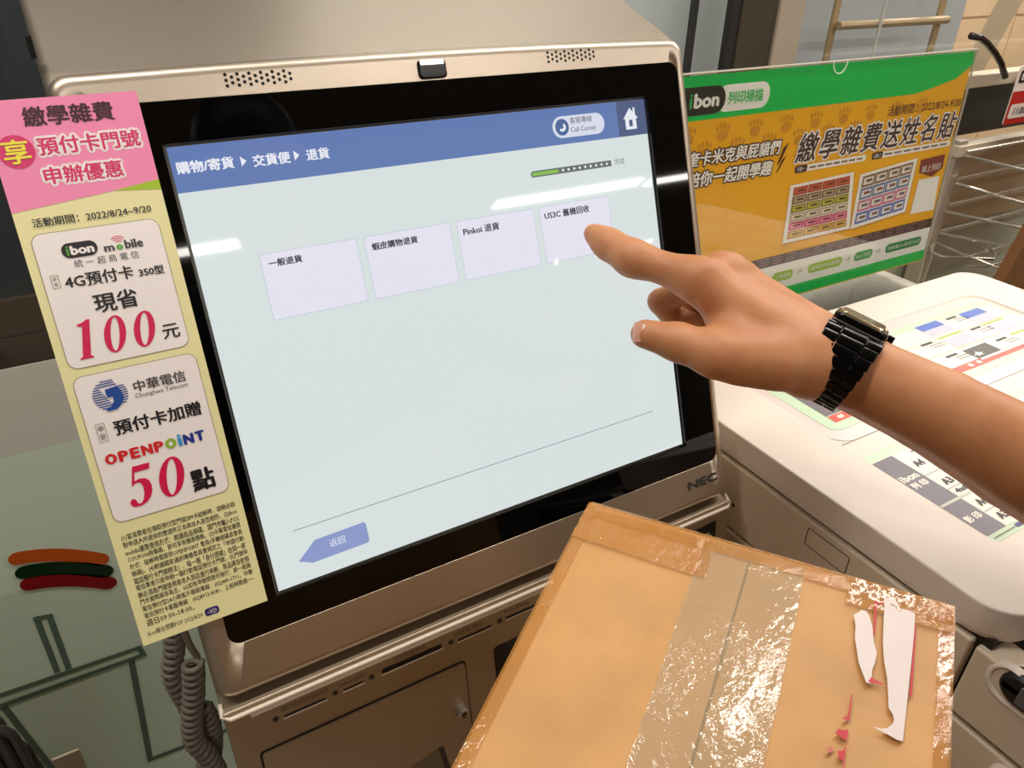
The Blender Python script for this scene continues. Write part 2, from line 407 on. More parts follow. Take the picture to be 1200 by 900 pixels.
# progress bar
pu0, pv0 = SP.uv(622, 205.5); pu1, pv1 = SP.uv(717, 190.5); pv = (pv0+pv1)/2
pb = SP.flat('progress_bar', [rrect(pu0, pu1, pv-.0024, pv+.0024, .0023, 6, 1)], 3*LW, scr_gy, disp)
SP.flat('progress_fill', [rrect(pu0+.0012, pu0+.026, pv-.0013, pv+.0013, .0012, 5, 1)], 4*LW, scr_gr, pb)
for i in range(10):
    SP.flat('progress_dot', [circ(pu0+.030+i*.0054, pv, .0011, 8)], 4*LW, scr_w, pb)
tpx(SP, '完成', (719.5, 186), (732, 192), 3*LW, scr_gy, disp)
# four buttons
for i, (s, tl, br) in enumerate((('一般退貨', (313, 302.5), (355.5, 309)), ('蝦皮購物退貨', (434, 281), (491, 288.5)), ('Pinkoi 退貨', (541, 262), (586.5, 274)), ('US3C 舊機回收', (637, 246), (691.5, 251)))):
    u = .0400+i*.0730
    bt = SP.flat('screen_button', [rrect(u, u+.0679, .0734, .0734+.0450, .0015, 3, 1)], 2*LW, scr_edge, disp)
    SP.flat('button_face', [rrect(u+.0006, u+.0673, .0740, .0734+.0444, .0015, 3, 1)], 3*LW, scr_tile, bt)
    tpx(SP, s, tl, br, 4*LW, scr_dk, bt, bold=.00022)
SP.flat('divider_line', [rect(.0197, .2662, .3461, .2669)], 2*LW, scr_ln, disp)
q = SP.px([(350, 658), (369, 634), (424, 612), (430, 613), (431.5, 634), (428, 638), (366, 660)])
bk = SP.flat('back_button', [[(q[0][0], q[0][1]), (q[1][0], .2782), (.0700, .2774), (.0715, .2790), (.0715, .2925), (.0700, .2940), (q[6][0]+.0005, .2945)]], 2*LW, scr_btn, disp)
tpx(SP, '返回', (384.5, 630.5), (406, 638), 3*LW, scr_w, bk)
# grilles, sensor, logo
hole = mat('grille_hole', (6, 6, 6), .8)
for gx0, gx1, gy in ((.0452, .0862, -.0362), (.2872, .3302, -.0372)):
    parts = []
    nC = 12
    for c in range(nC):
        for r in range(3 if c % 2 == 0 else 2):
            u = gx0+(gx1-gx0)*c/(nC-1); v = gy+((r-1)*.0034 if c % 2 == 0 else (r-.5)*.0034)
            uu, vv = scl(u, v, WF)
            parts.append(([SP.pt(a, b, WF+.0002) for a, b in circ(uu, vv, .00115, 10)], [tuple(range(10))[::-1]]))
    V, Fs = join(parts); obj('speaker_grille', V, Fs, hole, kiosk)
us0, us1 = scl(.1768, -.0412, WF), scl(.1995, -.0275, WF)
sl = [[SP.pt(u, v, w) for u, v in rrect(us0[0]+i, us1[0]-i, us0[1]+i, us1[1]-i, .003, 5, 1)] for i, w in ((0, WF-.001), (.0004, WF+.001), (.0015, WF+.0016))]
obj('camera_window', *loft(sl, cap1=True), mat('smoked_window', (14, 14, 14), .12, spec=.6), kiosk)
obj('camera_window_top', *loft([[SP.pt(u, v, WF+.0018) for u, v in rect(us0[0]+.002, us0[1]+.0008, us1[0]-.002, us0[1]+.004)]], cap1=True), mat('bright_edge', (190, 188, 184), .2, .8), kiosk)
nu0 = SP.uv(805.5, 566, WF+.0002); nu1 = SP.uv(840.5, 561.5, WF+.0002)
text(SP, 'NEC', (nu0[0], nu0[1]-.0005, nu1[0], nu1[1]+.001), WF+.0003, mat('logo_grey', (64, 60, 56), .4), kiosk, bold=.0009)
# hood and body
hood = [(.012, 1.283), (.03, 1.2925), (.26, 1.372), (.27, 1.365), (.27, -.05), (-.04, -.05), (-.10, .86), (.02, 1.25)]
obj('body', *extrude_x(hood, -.056, .424), kmet, kiosk, bevel=.012, seg=4)
obj('side_latch', *boxv(-.058, -.055, .03, .04, 1.30, 1.312), black, kiosk)
# lower front
DL = Vector((0, -.17, -.98544)).normalized()
B0 = SP.pt(0, .3815, 0)
LP = Plane(B0, (1, 0, 0), DL)
def yz(u, w): p = LP.pt(0, u, w); return (p.y, p.z)
prof = [yz(-.004, .0035), yz(.0, .0045), yz(.004, .0025), yz(.0055, 0), yz(.165, 0), (.1, LP.pt(0, .165).z), (.1, LP.pt(0, -.006).z+.02), yz(-.006, -.02)]
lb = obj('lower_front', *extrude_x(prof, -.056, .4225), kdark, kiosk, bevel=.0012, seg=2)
hl = mat('lip_painted_highlight', (236, 222, 204), .45)  # pale tone painted as the light caught on lips and ridge
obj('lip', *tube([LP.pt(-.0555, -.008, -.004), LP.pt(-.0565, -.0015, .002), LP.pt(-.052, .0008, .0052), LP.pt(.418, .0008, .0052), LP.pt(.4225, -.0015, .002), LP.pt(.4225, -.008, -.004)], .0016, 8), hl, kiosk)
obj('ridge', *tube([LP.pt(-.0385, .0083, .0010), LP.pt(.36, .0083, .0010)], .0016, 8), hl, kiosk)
slotm = mat('slot_black', (8, 7, 6), .6)
chrm = mat('worn_chrome', (190, 186, 178), .25, .9)
etch = mat('etched_grey_print', (88, 78, 66), .5)
def slot(u0, u1, v, h, cap_):
    s = LP.flat('card_slot', [rect(u0, v-h, u1, v)], .0003, slotm, kiosk)
    obj('slot_lip', *tube([LP.pt(u0-.001, v+.0004, .0006), LP.pt(u1+.001, v+.0004, .0006)], .0006, 6), hl, s)
    if cap_: text(LP, cap_[0], cap_[1], .0003, etch, s)
slot(-.0165, .0145, .0235, .0018, ('SD/SDHC/SDXC', (-.018, .0135, .018, .0175)))
slot(.0285, .0445, .0232, .0016, ('microSD', (.0265, .0145, .047, .0180)))
slot(.0600, .1110, .0232, .0045, ('CF/UDMA', (.072, .0128, .098, .0165)))
slot(.1260, .1570, .0238, .0022, ('MS/MS PRO', (.123, .0140, .150, .0178)))
slot(.1710, .2050, .0225, .0020, ('MS Duo', (.170, .0130, .195, .0165)))
for u in (-.0228, .0222, .0513, .1195, .1650):
    r0 = LP.flat('indicator', [circ(u, .0215, .0026, 16)], .0002, etch, kiosk)
    LP.flat('indicator_lens', [circ(u, .0215, .0014, 12)], .0004, slotm, r0)
# service door with gap, lock, pull
gap = LP.flat('door_gap', [rrect(-.0395, .1300, .0448, .170, .004, 5, 1)], .0002, slotm, kiosk)
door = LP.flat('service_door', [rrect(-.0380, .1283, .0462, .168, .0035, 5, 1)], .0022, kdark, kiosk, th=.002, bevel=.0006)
lk = []
for r, w in ((.0052, .002), (.0052, .0095), (.0044, .0106)): lk.append([LP.pt(.1195+r*math.cos(t), .0915+r*math.sin(t), w) for t in [-2*math.pi*i/24 for i in range(24)]])
lko = obj('lock', *loft(lk, cap1=True), chrm, door, smooth=False)
LP.flat('keyhole', [circ(.1195, .0915, .0024, 14)], .0109, slotm, lko)
LP.flat('keyway', [rect(.1175, .0911, .1215, .0919)], .0111, chrm, lko)
LP.flat('door_pull', [[(.060, .130), (.0995, .1215), (.1005, .150), (.058, .150)]], .0024, mat('pull_recess', (120, 108, 92), .5), door)
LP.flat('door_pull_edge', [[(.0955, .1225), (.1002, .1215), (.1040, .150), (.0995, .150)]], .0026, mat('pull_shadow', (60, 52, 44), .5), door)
LP.flat('dark_display', [rrect(.1570, .290, .0465, .115, .004, 5, 1)], .0006, mat('dark_panel_glass', (12, 11, 11), .1), kiosk)
rs = LP.flat('receipt_slot', [[(.355, .018), (.408, .0145), (.408, .033), (.355, .036)]], .0004, slotm, kiosk)
rs2 = LP.flat('receipt_edge', [[(.370, .027), (.398, .024), (.405, .033), (.372, .036)]], .0010, mat('receipt_paper', (170, 160, 146), .5), rs)
# counter shelf that the parcel stands on, plinth
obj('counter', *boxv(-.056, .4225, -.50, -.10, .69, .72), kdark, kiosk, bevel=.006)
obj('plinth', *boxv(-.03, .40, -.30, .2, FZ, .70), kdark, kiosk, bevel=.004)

# ------------------------------------------------------------------ flyer on the left edge of the screen
FW = .0065
fly = thing('promotional_flyer', 'tall pink and pale yellow promotional flyer taped along the left edge of the screen', 'flyer', tuple(SP.pt(-.049, .308, FW)))
paper_y = mat('flyer_yellow', (246, 238, 178), .35, spec=.4); paper_p = mat('flyer_pink', (255, 148, 190), .35, spec=.4); paper_g = mat('flyer_lime', (172, 204, 40), .35)
paper_w = mat('flyer_white', (255, 246, 242), .35); ink = mat('ink_black', (30, 24, 26), .4); inkp = mat('ink_magenta', (226, 50, 112), .4); inkr = mat('ink_crimson', (222, 18, 82), .4)
inkpl = mat('ink_plum', (66, 18, 38), .4); inky = mat('ink_yellow', (252, 240, 70), .4); inkg = mat('ink_green', (86, 176, 48), .4); inkb = mat('ink_blue', (24, 74, 160), .4)
greyl = mat('ink_grey', (150, 142, 110), .4)
FU0, FU1, FV0, FV1 = -.0893, -.0088, -.0325, .3072
FP = SP
cells = [(FU0, FV0), (FU1, FV0), (FU1, FV1), (FU0, FV1)]
SP.flat('sheet', [cells], FW, paper_y, fly, th=.0004)
w1 = FW+.00015; w2 = FW+.00035; w3 = FW+.0006; w4 = FW+.0008
a = SP.uv(16.5, 250, w1); b = SP.uv(133, 223.5, w1); c = SP.uv(186, 209.5, w1); c2 = SP.uv(190, 221.2, w1)
SP.flat('pink_header', [[(FU0, FV0), (FU1, FV0), (FU1, c[1]), b, (FU0, a[1])]], w1, paper_p, fly)
SP.flat('lime_wedge', [[b, (FU1, c[1]), (FU1, c2[1])]], w1, paper_g, fly)
tpx(SP, '繳學雜費', (22.7, 126.5), (135.5, 139.5), w2, inkpl, fly, bold=.00035)
tpx(SP, '預付卡門號', (41, 163), (166, 169.5), w2, inkp, fly, bold=.0003, outline=.0013, om=paper_w)
tpx(SP, '申辦優惠', (48.5, 196.5), (146.5, 206.5), w2, inkp, fly, bold=.0003, outline=.0013, om=paper_w)
cu, cv = SP.uv(19.2, 178, w2)
SP.flat('round_badge', [circ(cu, cv, .0092)], w2, inkp, fly)
text(SP, '享', (cu-.0068, cv-.0068, cu+.0068, cv+.0068), w3, inky, fly, bold=.0003)
tpx(SP, '活動期間：2022/8/24~9/20', (36, 257.5), (178, 248), w2, ink, fly, bold=.00008)
def panel(tl, tr, br, bl):
    q = SP.px([tl, tr, br, bl], w1); u0 = (q[0][0]+q[3][0])/2; u1 = (q[1][0]+q[2][0])/2; v0 = (q[0][1]+q[1][1])/2; v1 = (q[2][1]+q[3][1])/2
    SP.flat('white_panel_border', [rrect(u0-.0004, u1+.0004, v0-.0004, v1+.0004, .006, 8, 1)], w1, greyl, fly)
    SP.flat('white_panel', [rrect(u0, u1, v0, v1, .0056, 8, 1)], w2, paper_w, fly)
panel((36.5, 276.7), (184, 255.3), (222.7, 405.3), (80, 433))
panel((85.9, 442.7), (229.3, 413.9), (268, 573.3), (133.3, 615.2))
# first panel
r = rpx(SP, (69.5, 286.5), (116.5, 297.5), w3)
SP.flat('logo_pill', [rrect(r[0], r[2], r[1], r[3], (r[3]-r[1])*.48, 8, 1)], w3, ink, fly)
h = r[3]-r[1]; wd_ = r[2]-r[0]
def bean(u0, v0, u1, v1, w, P, parent, white, green):
    W_ = u1-u0
    text(P, 'ı', (u0, v0+(v1-v0)*.25, u0+W_*.08, v1), w, green, parent, bold=(v1-v0)*.05)
    P.flat('letter_leaf', [circ(u0+W_*.05, v0+(v1-v0)*.12, (v1-v0)*.1, 10)], w, green, parent)
    text(P, 'bon', (u0+W_*.14, v0, u1, v1), w, white, parent, bold=(v1-v0)*.07)
bean(r[0]+wd_*.13, r[1]+h*.18, r[2]-wd_*.10, r[3]-h*.16, w4, SP, fly, paper_w, inkg)
r = rpx(SP, (121, 288), (168, 286), w3)
mb = r; W_ = mb[2]-mb[0]
mc = (mb[1]+mb[3])/2; mb = (mb[0], mc-.0030, mb[2], mc+.0026)
text(SP, 'm', (mb[0], mb[1]+.0020, mb[0]+W_*.26, mb[3]), w3, mat('ink_dark_grey', (70, 66, 66), .4), fly, bold=.0003)
text(SP, 'o', (mb[0]+W_*.31, mb[1]+.0020, mb[0]+W_*.48, mb[3]), w3, inkg, fly, bold=.0004)
text(SP, 'bile', (mb[0]+W_*.53, mb[1], mb[2], mb[3]), w3, mat('ink_dark_grey', (70, 66, 66), .4), fly, bold=.0003)
for k in range(3):
    rr = .0018+.0014*k; cx_, cy_ = mb[0]+W_*.395, mb[1]+.0022
    arc = [(cx_+rr*math.cos(t), cy_-rr*math.sin(t)) for t in [math.radians(q) for q in range(45, 136, 15)]]
    arc2 = [(cx_+(rr+.0005)*math.cos(t), cy_-(rr+.0005)*math.sin(t)) for t in [math.radians(q) for q in range(135, 44, -15)]]
    SP.flat('signal_arc', [arc+arc2], w3, inkp, fly)
tpx(SP, '統 一 超 商 電 信', (86.5, 307.5), (163, 299.2), w3, mat('ink_dark_grey', (70, 66, 66), .4), fly)
def smallbox(tl, br):
    r = rpx(SP, tl, br, w3); t = .00035
    SP.flat('boxed_frame', [rect(*r), rect(r[0]+t, r[1]+t, r[2]-t, r[3]-t)], w3, greyl, fly)
    hm = (r[1]+r[3])/2; g = .0012
    text(SP, '申', (r[0]+g, r[1]+g, r[2]-g, hm-.0004), w3, ink, fly); text(SP, '辦', (r[0]+g, hm+.0004, r[2]-g, r[3]-g), w3, ink, fly)
smallbox((58, 323.5), (72, 337.5)); smallbox((110.7, 498), (128, 516.5))
tpx(SP, '4G預付卡', (73.5, 324), (158, 325), w3, ink, fly, bold=.0002)
tpx(SP, '350型', (161, 314), (193.5, 320), w3, ink, fly, bold=.00018)
tpx(SP, '現省', (106.7, 346), (164.3, 358), w3, ink, fly, bold=.0003)
tpx(SP, '元', (187.5, 379), (213, 396.5), w3, ink, fly, bold=.0002)
def ell(cu, cv, ru, rv, sh, n=28): return [(cu+ru*math.cos(2*math.pi*i/n)-sh*rv*math.sin(2*math.pi*i/n), cv+rv*math.sin(2*math.pi*i/n)) for i in range(n)]
def num0(u0, v0, u1, v1):
    cu = (u0+u1)/2; cv = (v0+v1)/2; rv = (v1-v0)/2; sh = .20; ru = (u1-u0)/2-sh*rv*.35
    SP.flat('numeral', [ell(cu, cv, ru, rv, sh), ell(cu, cv, ru*.40, rv*.90, sh)[::-1]], w3, inkr, fly)
def num1(u0, v0, u1, v1):
    H = v1-v0; Wd = u1-u0; s = .20
    def q(x, y): return (u0+x*Wd-s*H*(y-.5)*.9, v0+y*H)
    SP.flat('numeral', [[q(.10, .09), q(.45, .05), q(.62, 0), q(.82, 0), q(.76, .93), q(.92, .965), q(.92, 1), q(.14, 1), q(.14, .965), q(.30, .93), q(.38, .16), q(.10, .13)]], w3, inkr, fly)
def num5(u0, v0, u1, v1):
    H = v1-v0; Wd = u1-u0; s = .12
    def q(x, y): return (u0+x*Wd-s*H*(y-.5), v0+y*H)
    out = [(.30, 0), (.98, .0), (.94, .15), (.36, .15), (.31, .36), (.5, .33), (.72, .35), (.88, .43), (.95, .56), (.95, .70), (.86, .84), (.68, .95), (.45, 1.0), (.2, .99), (.06, .92), (.04, .85), (.10, .79), (.20, .78), (.28, .83), (.34, .92), (.46, .94), (.57, .86), (.63, .72), (.62, .55), (.54, .44), (.42, .41), (.30, .43), (.18, .48)]
    SP.flat('numeral', [[q(*p) for p in out]], w3, inkr, fly)
def nbox(fn, top, bot, lft, rgt_):
    fn(SP.uv(*lft, w3)[0], SP.uv(*top, w3)[1], SP.uv(*rgt_, w3)[0], SP.uv(*bot, w3)[1])
nbox(num1, (98, 375), (92, 422.5), (90, 402), (110.5, 397))
nbox(num0, (136, 369), (130.7, 414), (120.5, 395), (149, 387))
nbox(num0, (170.7, 363.5), (166.7, 407), (155, 387), (182, 377.5))
# second panel
cu, cv = SP.uv(129.3, 463, w3); R0 = .0098
for i in range(13):
    y = -R0+2*R0*(i+.5)/13; hw = math.sqrt(max(R0*R0-y*y, 0)); k = .00034
    lft = cu-hw; rgt_ = cu+hw
    xs = cu-.0035 if abs(y) < .0065 else cu+hw*.4
    if i in (0, 1, 2): SP.flat('emblem_line', [rect(lft, cv+y-k, cu+hw*(.6 if i else .9), cv+y+k)], w3, inkb, fly)
    else: SP.flat('emblem_line', [rect(lft, cv+y-k, max(lft+.001, cu-.0048+.0007*(i-3)), cv+y+k)], w3, inkb, fly)
    if 2 < i < 11: SP.flat('emblem_line', [rect(cu+.0045, cv+y-k, rgt_, cv+y+k)], w3, inkb, fly)
o = [(-.0022, -.0040), (.0048, -.0048), (.0064, -.0010), (.0068, .0032), (.0050, .0066), (.0018, .0092), (-.0030, .0096), (-.0046, .0086), (-.0010, .0066), (.0010, .0040), (.0010, .0010), (-.0016, .0012), (-.0022, -.0008)]
SP.flat('emblem_core', [[(cu+x, cv+y) for x, y in o]], w4, inkb, fly)
tpx(SP, '中華電信', (155, 448.5), (218.5, 444.5), w3, mat('ink_dark_grey', (70, 66, 66), .4), fly, bold=.00015)
tpx(SP, 'Chunghwa Telecom', (158.3, 463.5), (220.5, 452), w3, mat('ink_dark_grey', (70, 66, 66), .4), fly)
tpx(SP, '預付卡加贈', (131.5, 496), (236.8, 483.5), w3, ink, fly, bold=.0003)
r = rpx(SP, (121.5, 538), (241.3, 512), w3); rc_ = (r[1]+r[3])/2-.0003; r = (r[0], rc_-.0037, r[2], rc_+.0037); W_ = (r[2]-r[0])/9
cols = [(226, 30, 40)]*5+[(150, 196, 60), (60, 160, 220)]+[(40, 60, 150)]*2
cur = r[0]
for ch, wdt, cc in zip('OPENPOiNT', (1.15, 1, 1, 1.1, 1, 1.15, .5, 1.1, 1), ['r']*5+['g', 'b', 'n', 'n']):
    mm = {'r': mat('ink_red', (222, 34, 42), .4), 'g': mat('ink_leaf', (150, 190, 50), .4), 'b': mat('ink_sky', (60, 160, 220), .4), 'n': mat('ink_navy', (36, 56, 146), .4)}[cc]
    text(SP, ch, (cur+.0004, r[1]-(.0012 if ch == 'i' else 0), cur+wdt*W_-.0004, r[3]), w3, mm, fly, bold=.0006); cur += wdt*W_
nbox(num5, (170, 543), (156, 595.5), (150, 576), (178, 562))
nbox(num0, (206.5, 533.5), (198.7, 583), (184.5, 563), (217.5, 553))
du, dv_ = SP.uv(238, 561, w3)
text(SP, '點', (du-.0073, dv_-.0078, du+.0073, dv_+.0078), w3, ink, fly, bold=.0006)
fine = ['(1)當消費者在領取預付型門號SIM卡結帳時，請務必核', '對申請人所提供的雙證件正本與本人是否相符。(2)ibon', 'mobile優惠使用方式：刷讀商品條碼，請門市輸入POS', 'COUPON券條碼，即可享有優惠價格。(3)中華電信優惠', '方式：結帳時需提供OPENPOINT 會員(手機號碼或會員', '條碼)。(4)根據國家通訊傳播委員會規定之「申請行動', '電話預付卡門號辦法」，每一個「身分證號」在同一家', '電信業者只能申辦一個行動電話預付卡門號。(5)門號申', '辦必須為門號使用者本人到店進行申辦，商品庫存依照', '門市實際庫存為主。(6)如有申辦問題可撥打：統一超商', '電信預付型24小時客戶服務專線：(02)449-1711。中華', '電信預付卡客服專線：(02)8912-4181，上班時間週一~', '週日09:00-18:00。']
a0 = SP.uv(141, 632, w1); a1 = SP.uv(171.3, 731, w1); e0_ = SP.uv(274, 589.5, w1)
for i, s in enumerate(fine):
    v = a0[1]+(a1[1]-a0[1])*i/12
    wdt = (e0_[0]-a0[0]) if i < 12 else (e0_[0]-a0[0])*.42
    text(SP, s, (-.0838, v-.0023, -.0838+wdt, v+.0023), w1, ink, fly, res=1, name='fine_print', bold=.00003)
r = rpx(SP, (173.5, 743.5), (237, 719.5), w1); rc_ = (r[1]+r[3])/2; r = (r[0], rc_-.0019, r[2], rc_+.0019)
text(SP, 'ibon機台預購POP 2022/8/24', (r[0], r[1]-.0002, r[2], r[3]), w1, ink, fly, res=1, name='fine_print')
r = rpx(SP, (239.5, 716), (257, 714), w1); r = (r[0], rc_-.0018, r[2], rc_+.0018)
SP.flat('date_pill', [rrect(r[0], r[2], r[1]-.0009, r[3]+.0009, .0019, 6, 1)], w1, mat('ink_indigo', (50, 36, 110), .4), fly)
text(SP, '~9/20', (r[0]+.0015, r[1]+.0002, r[2]-.0015, r[3]-.0002), w2, paper_w, fly, res=1)

# ------------------------------------------------------------------ copier at the right
cream = mat('copier_cream_plastic', (232, 219, 206), .42, noise=.015, scale=500, bump=.03, bscale=1500)
cside = mat('copier_shaded_side_plastic', (216, 200, 176), .5, noise=.02, scale=400, bump=.03, bscale=1500)  # cream plastic toned darker for the side that gets less light
gapm = mat('seam_dark', (26, 20, 16), .7)
cop = thing('copier', 'cream white multifunction copier with picture menus on its lid, right of the kiosk', 'copier', (.75, -.16, 0))
ZL = .948
def hz(pts, z): return [(x, y, z) for x, y in pts]
LX0, LX1, LY0, LY1 = .450, 1.065, -.382, .047
def lr(i, z, r=.034): return hz(rrect(LX0+i, LX1-i, LY0+i, LY1-i, max(r-i, .006), 8, 8), z)
B = .0016
RX0, RX1, RY0, RY1 = .524, .992, -.338, -.0075
def rr_(i, z): return hz(rrect(RX0+i, RX1-i, RY0+i, RY1-i, .026-i, 8, 8), z)
L = [lr(.004, .9165), lr(.0005, .919), lr(0, .924)]+[lr(B*(1-math.cos(a)), ZL-B+B*math.sin(a)) for a in [math.pi/2*i/5 for i in range(6)]]+[rr_(0, ZL), rr_(.0015, ZL-.0006), rr_(.003, ZL-.003)]
obj('lid', *loft(L, cap0=True), cream, cop, smooth='wn')
CP = Plane((0, 0, ZL-.003), (1, 0, 0), (0, -1, 0))
pinkg = mat('recess_grey', (222, 208, 202), .3)
CP.flat('panel_bed', [rrect(.525, .991, .0085, .337, .023, 8, 1)], -.0003, cream, cop)
CP.flat('lid_panel', [rrect(.527, .989, .0105, .1655, .023, 8, 1)], .0002, pinkg, cop)
CP.flat('lid_panel', [rect(.527, .1668, .989, .335)], .0002, cream, cop)
CP.flat('panel_seam', [rect(.527, .1655, .989, .1668)], .0003, mat('seam_grey', (150, 140, 128), .6), cop)
# sheets of printed menu
menu_g = mat('menu_pale_green', (198, 220, 188), .35); menu_w = mat('menu_paper', (238, 228, 212), .35); menu_d = mat('menu_slate', (112, 104, 112), .4)
menu_r = mat('menu_red', (232, 84, 62), .4); menu_b = mat('menu_blue', (72, 104, 190), .4); menu_l = mat('menu_lavender', (198, 194, 208), .4); menu_o = mat('menu_olive', (176, 186, 82), .4)
menu_k = mat('menu_photo', (70, 62, 50), .4)
m1 = CP.flat('upper_menu', [rrect(.5405, .986, .0285, .1475, .012, 8, 1)], .0006, menu_g, cop, th=.0003)
v_red0 = .1255; v_red1 = .1365
CP.flat('menu_sheet', [rect(.556, .0405, .976, .137)], .0008, menu_w, m1)
CP.flat('menu_column', [rect(.556, .045, .589, .1245)], .0010, menu_d, m1)
for y in (.066, .095): CP.flat('menu_tab', [rect(.5655, y, .5755, y+.006)], .0012, menu_w, m1)
for a_, b_ in (((930, 460), (941, 463)), ((958, 477), (968, 481))):
    pass
CP.flat('red_strip', [rect(.556, v_red0, .976, v_red1)], .0010, menu_r, m1)
for u in (.5655, .5820): CP.flat('red_strip_tab', [rect(u, .1285, u+.008, .1335)], .0012, menu_w, m1)
for u in (.790, .806): CP.flat('red_strip_tab', [rect(u, .1280, u+.007, .1335)], .0012, menu_w, m1)
CP.flat('red_strip_text', [rect(.818+.0, .1262, .976, .1300)], .0012, menu_w, m1)
# menu thumbnails: two columns, three rows
def quad(tl, tr, br, bl, w, m, name, parent):
    q = CP.px([tl, tr, br, bl], w); u0 = (q[0][0]+q[3][0])/2; u1 = (q[1][0]+q[2][0])/2; v0 = (q[0][1]+q[1][1])/2; v1 = (q[2][1]+q[3][1])/2
    return CP.flat(name, [rect(u0, v0, u1, v1)], w, m, parent), (u0, v0, u1, v1)
def cpx(x, y): return (1080+x/7.5, 330+y/7.5)
for tl, tr, br, bl, mm, nm in (
    ((320, 285), (500, 230), (580, 268), (395, 325), menu_b, 'thumbnail_blue'), ((-70, 400), (135, 345), (212, 380), (0, 440), menu_b, 'thumbnail_blue'),
    ((395, 325), (580, 268), (690, 305), (520, 372), menu_l, 'thumbnail_grey'), ((0, 440), (212, 380), (300, 415), (110, 482), menu_l, 'thumbnail_grey'),
    ((520, 380), (700, 315), (722, 322), (545, 392), menu_o, 'thumbnail_olive'), ((130, 495), (340, 430), (362, 440), (155, 508), menu_o, 'thumbnail_olive'),
    ((590, 392), (745, 325), (870, 385), (690, 455), menu_l, 'thumbnail_grey'), ((200, 520), (365, 450), (520, 500), (320, 585), menu_l, 'thumbnail_grey'),
    ((770, 460), (890, 415), (900, 430), (800, 475), menu_o, 'thumbnail_olive'),
    ((360, 605), (560, 535), (740, 615), (520, 690), menu_k, 'thumbnail_photo')):
    quad(cpx(*tl), cpx(*tr), cpx(*br), cpx(*bl), .0010, mm, nm, m1)
u, v = CP.uv(*cpx(500, 630), .0012)
CP.flat('thumbnail_star', [[(u-.010, v+.001), (u-.003, v-.0015), (u, v-.005), (u+.003, v-.001), (u+.008, v), (u+.004, v+.002), (u+.005, v+.005), (u, v+.003), (u-.006, v+.005), (u-.004, v+.002)]], .0012, menu_w, m1)
inkc = mat('menu_ink', (64, 58, 56), .5)
cap = mat('menu_ink_light', (140, 132, 124), .5)
for x, y in ((265, 320), (480, 410), (705, 505), (50, 550), (270, 650)):
    u, v = CP.uv(*cpx(x, y), .001)
    CP.flat('menu_heading', [rect(u-.011, v-.0025, u+.010, v+.0015)], .0010, inkc, m1)
    for k in range(2): CP.flat('menu_caption', [rect(u-.002, v+.0045+k*.0045, u+.022, v+.006+k*.0045)], .0010, cap, m1)
for y in (.0705, .098): CP.flat('menu_rule', [rect(.589, y, .976, y+.0009)], .0009, menu_o, m1)
# lower menu
m2 = CP.flat('lower_menu', [rrect(.5265, .986, .1895, .3215, .006, 6, 1)], .0006, menu_g, cop, th=.0003)
CP.flat('menu_sheet', [rect(.5275, .2000, .980, .3130)], .0008, menu_w, m2)
CP.flat('menu_column', [rect(.5280, .2010, .5560, .2695)], .0010, menu_d, m2)
CP.flat('menu_column', [rect(.5280, .2725, .5550, .3128)], .0010, menu_d, m2)
CP.flat('menu_rule', [rect(.528, .2695, .980, .2722)], .0011, mat('menu_rule_grey', (196, 196, 178), .4), m2)
for u, v, s_ in ((.5690, .2207, 'A4'), (.5680, .2507, 'A3'), (.5675, .2835, 'A4'), (.5665, .3028, 'A3')):
    text(CP, s_, (u-.0062, v-.0045, u+.0062, v+.0045), .0012, ink, m2, bold=.0006)
text(CP, '4x6', (.5600, .2608, .5765, .2672), .0012, ink, m2, bold=.0004)
for u, v in ((.578, .2060), (.583, .2225), (.583, .2505)): CP.flat('menu_caption', [rect(u, v-.001, u+.012, v+.001)], .0010, cap, m2)
for v in (.2360, .2585, .2928): CP.flat('menu_rule', [rect(.5560, v, .980, v+.0007)], .0010, cap, m2)
bean(.5290, .2262, .5520, .2352, .0012, CP, m2, menu_w, menu_w)
text(CP, '列 印', (.5305, .2375, .5510, .2460), .0012, menu_w, m2, bold=.0005)
text(CP, '影 印', (.5300, .2885, .5500, .2970), .0012, menu_w, m2, bold=.0005)
CP.flat('menu_caption', [rect(.531, .3165, .560, .3178)], .0010, cap, m2)
CP.flat('date_pill', [rrect(.562, .572, .3150, .3190, .0018, 5, 1)], .0010, mat('ink_indigo', (50, 36, 110), .4), m2)
# body under the lid
obj('scanner_gap', *boxv(.456, 1.06, -.372, .04, .905, .92), gapm, cop)
def side(name, y0, y1, z0, z1, m=cside, x=.4495, **k): return obj(name, *boxv(x, x+.03, y0, y1, z0, z1), m, cop, bevel=.0024, seg=3, **k)
side('upper_side_panel', -.3605, .12, .8380, .9135)
side('front_side_panel', -.60, -.3640, .8400, .9110)
side('lower_side_panel', -.60, .12, .60, .8345)
side('base_side_panel', -.60, .12, FZ+.03, .597)
obj('core', *boxv(.458, 1.055, -.58, .044, FZ, .905), gapm, cop)
obj('rear_ledge', *boxv(.46, 1.10, .045, .245, FZ, .885), cream, cop, bevel=.004)
# small hatch outline on the side
SPL = Plane((.4494, 0, 0), (0, -1, 0), (0, 0, -1))
q0 = (.206, -.9065); q1 = (.2515, -.8865)
t = .0007
SPL.flat('hatch_groove', [rrect(q0[0], q1[0], q0[1], q1[1], .0015, 3, 1), rrect(q0[0]+t, q1[0]-t, q0[1]+t, q1[1]-t, .001, 3, 1)], .0004, gapm, cop)
SPL.flat('side_screw', [circ(.119, -.868, .0022, 12)], .0004, gapm, cop)
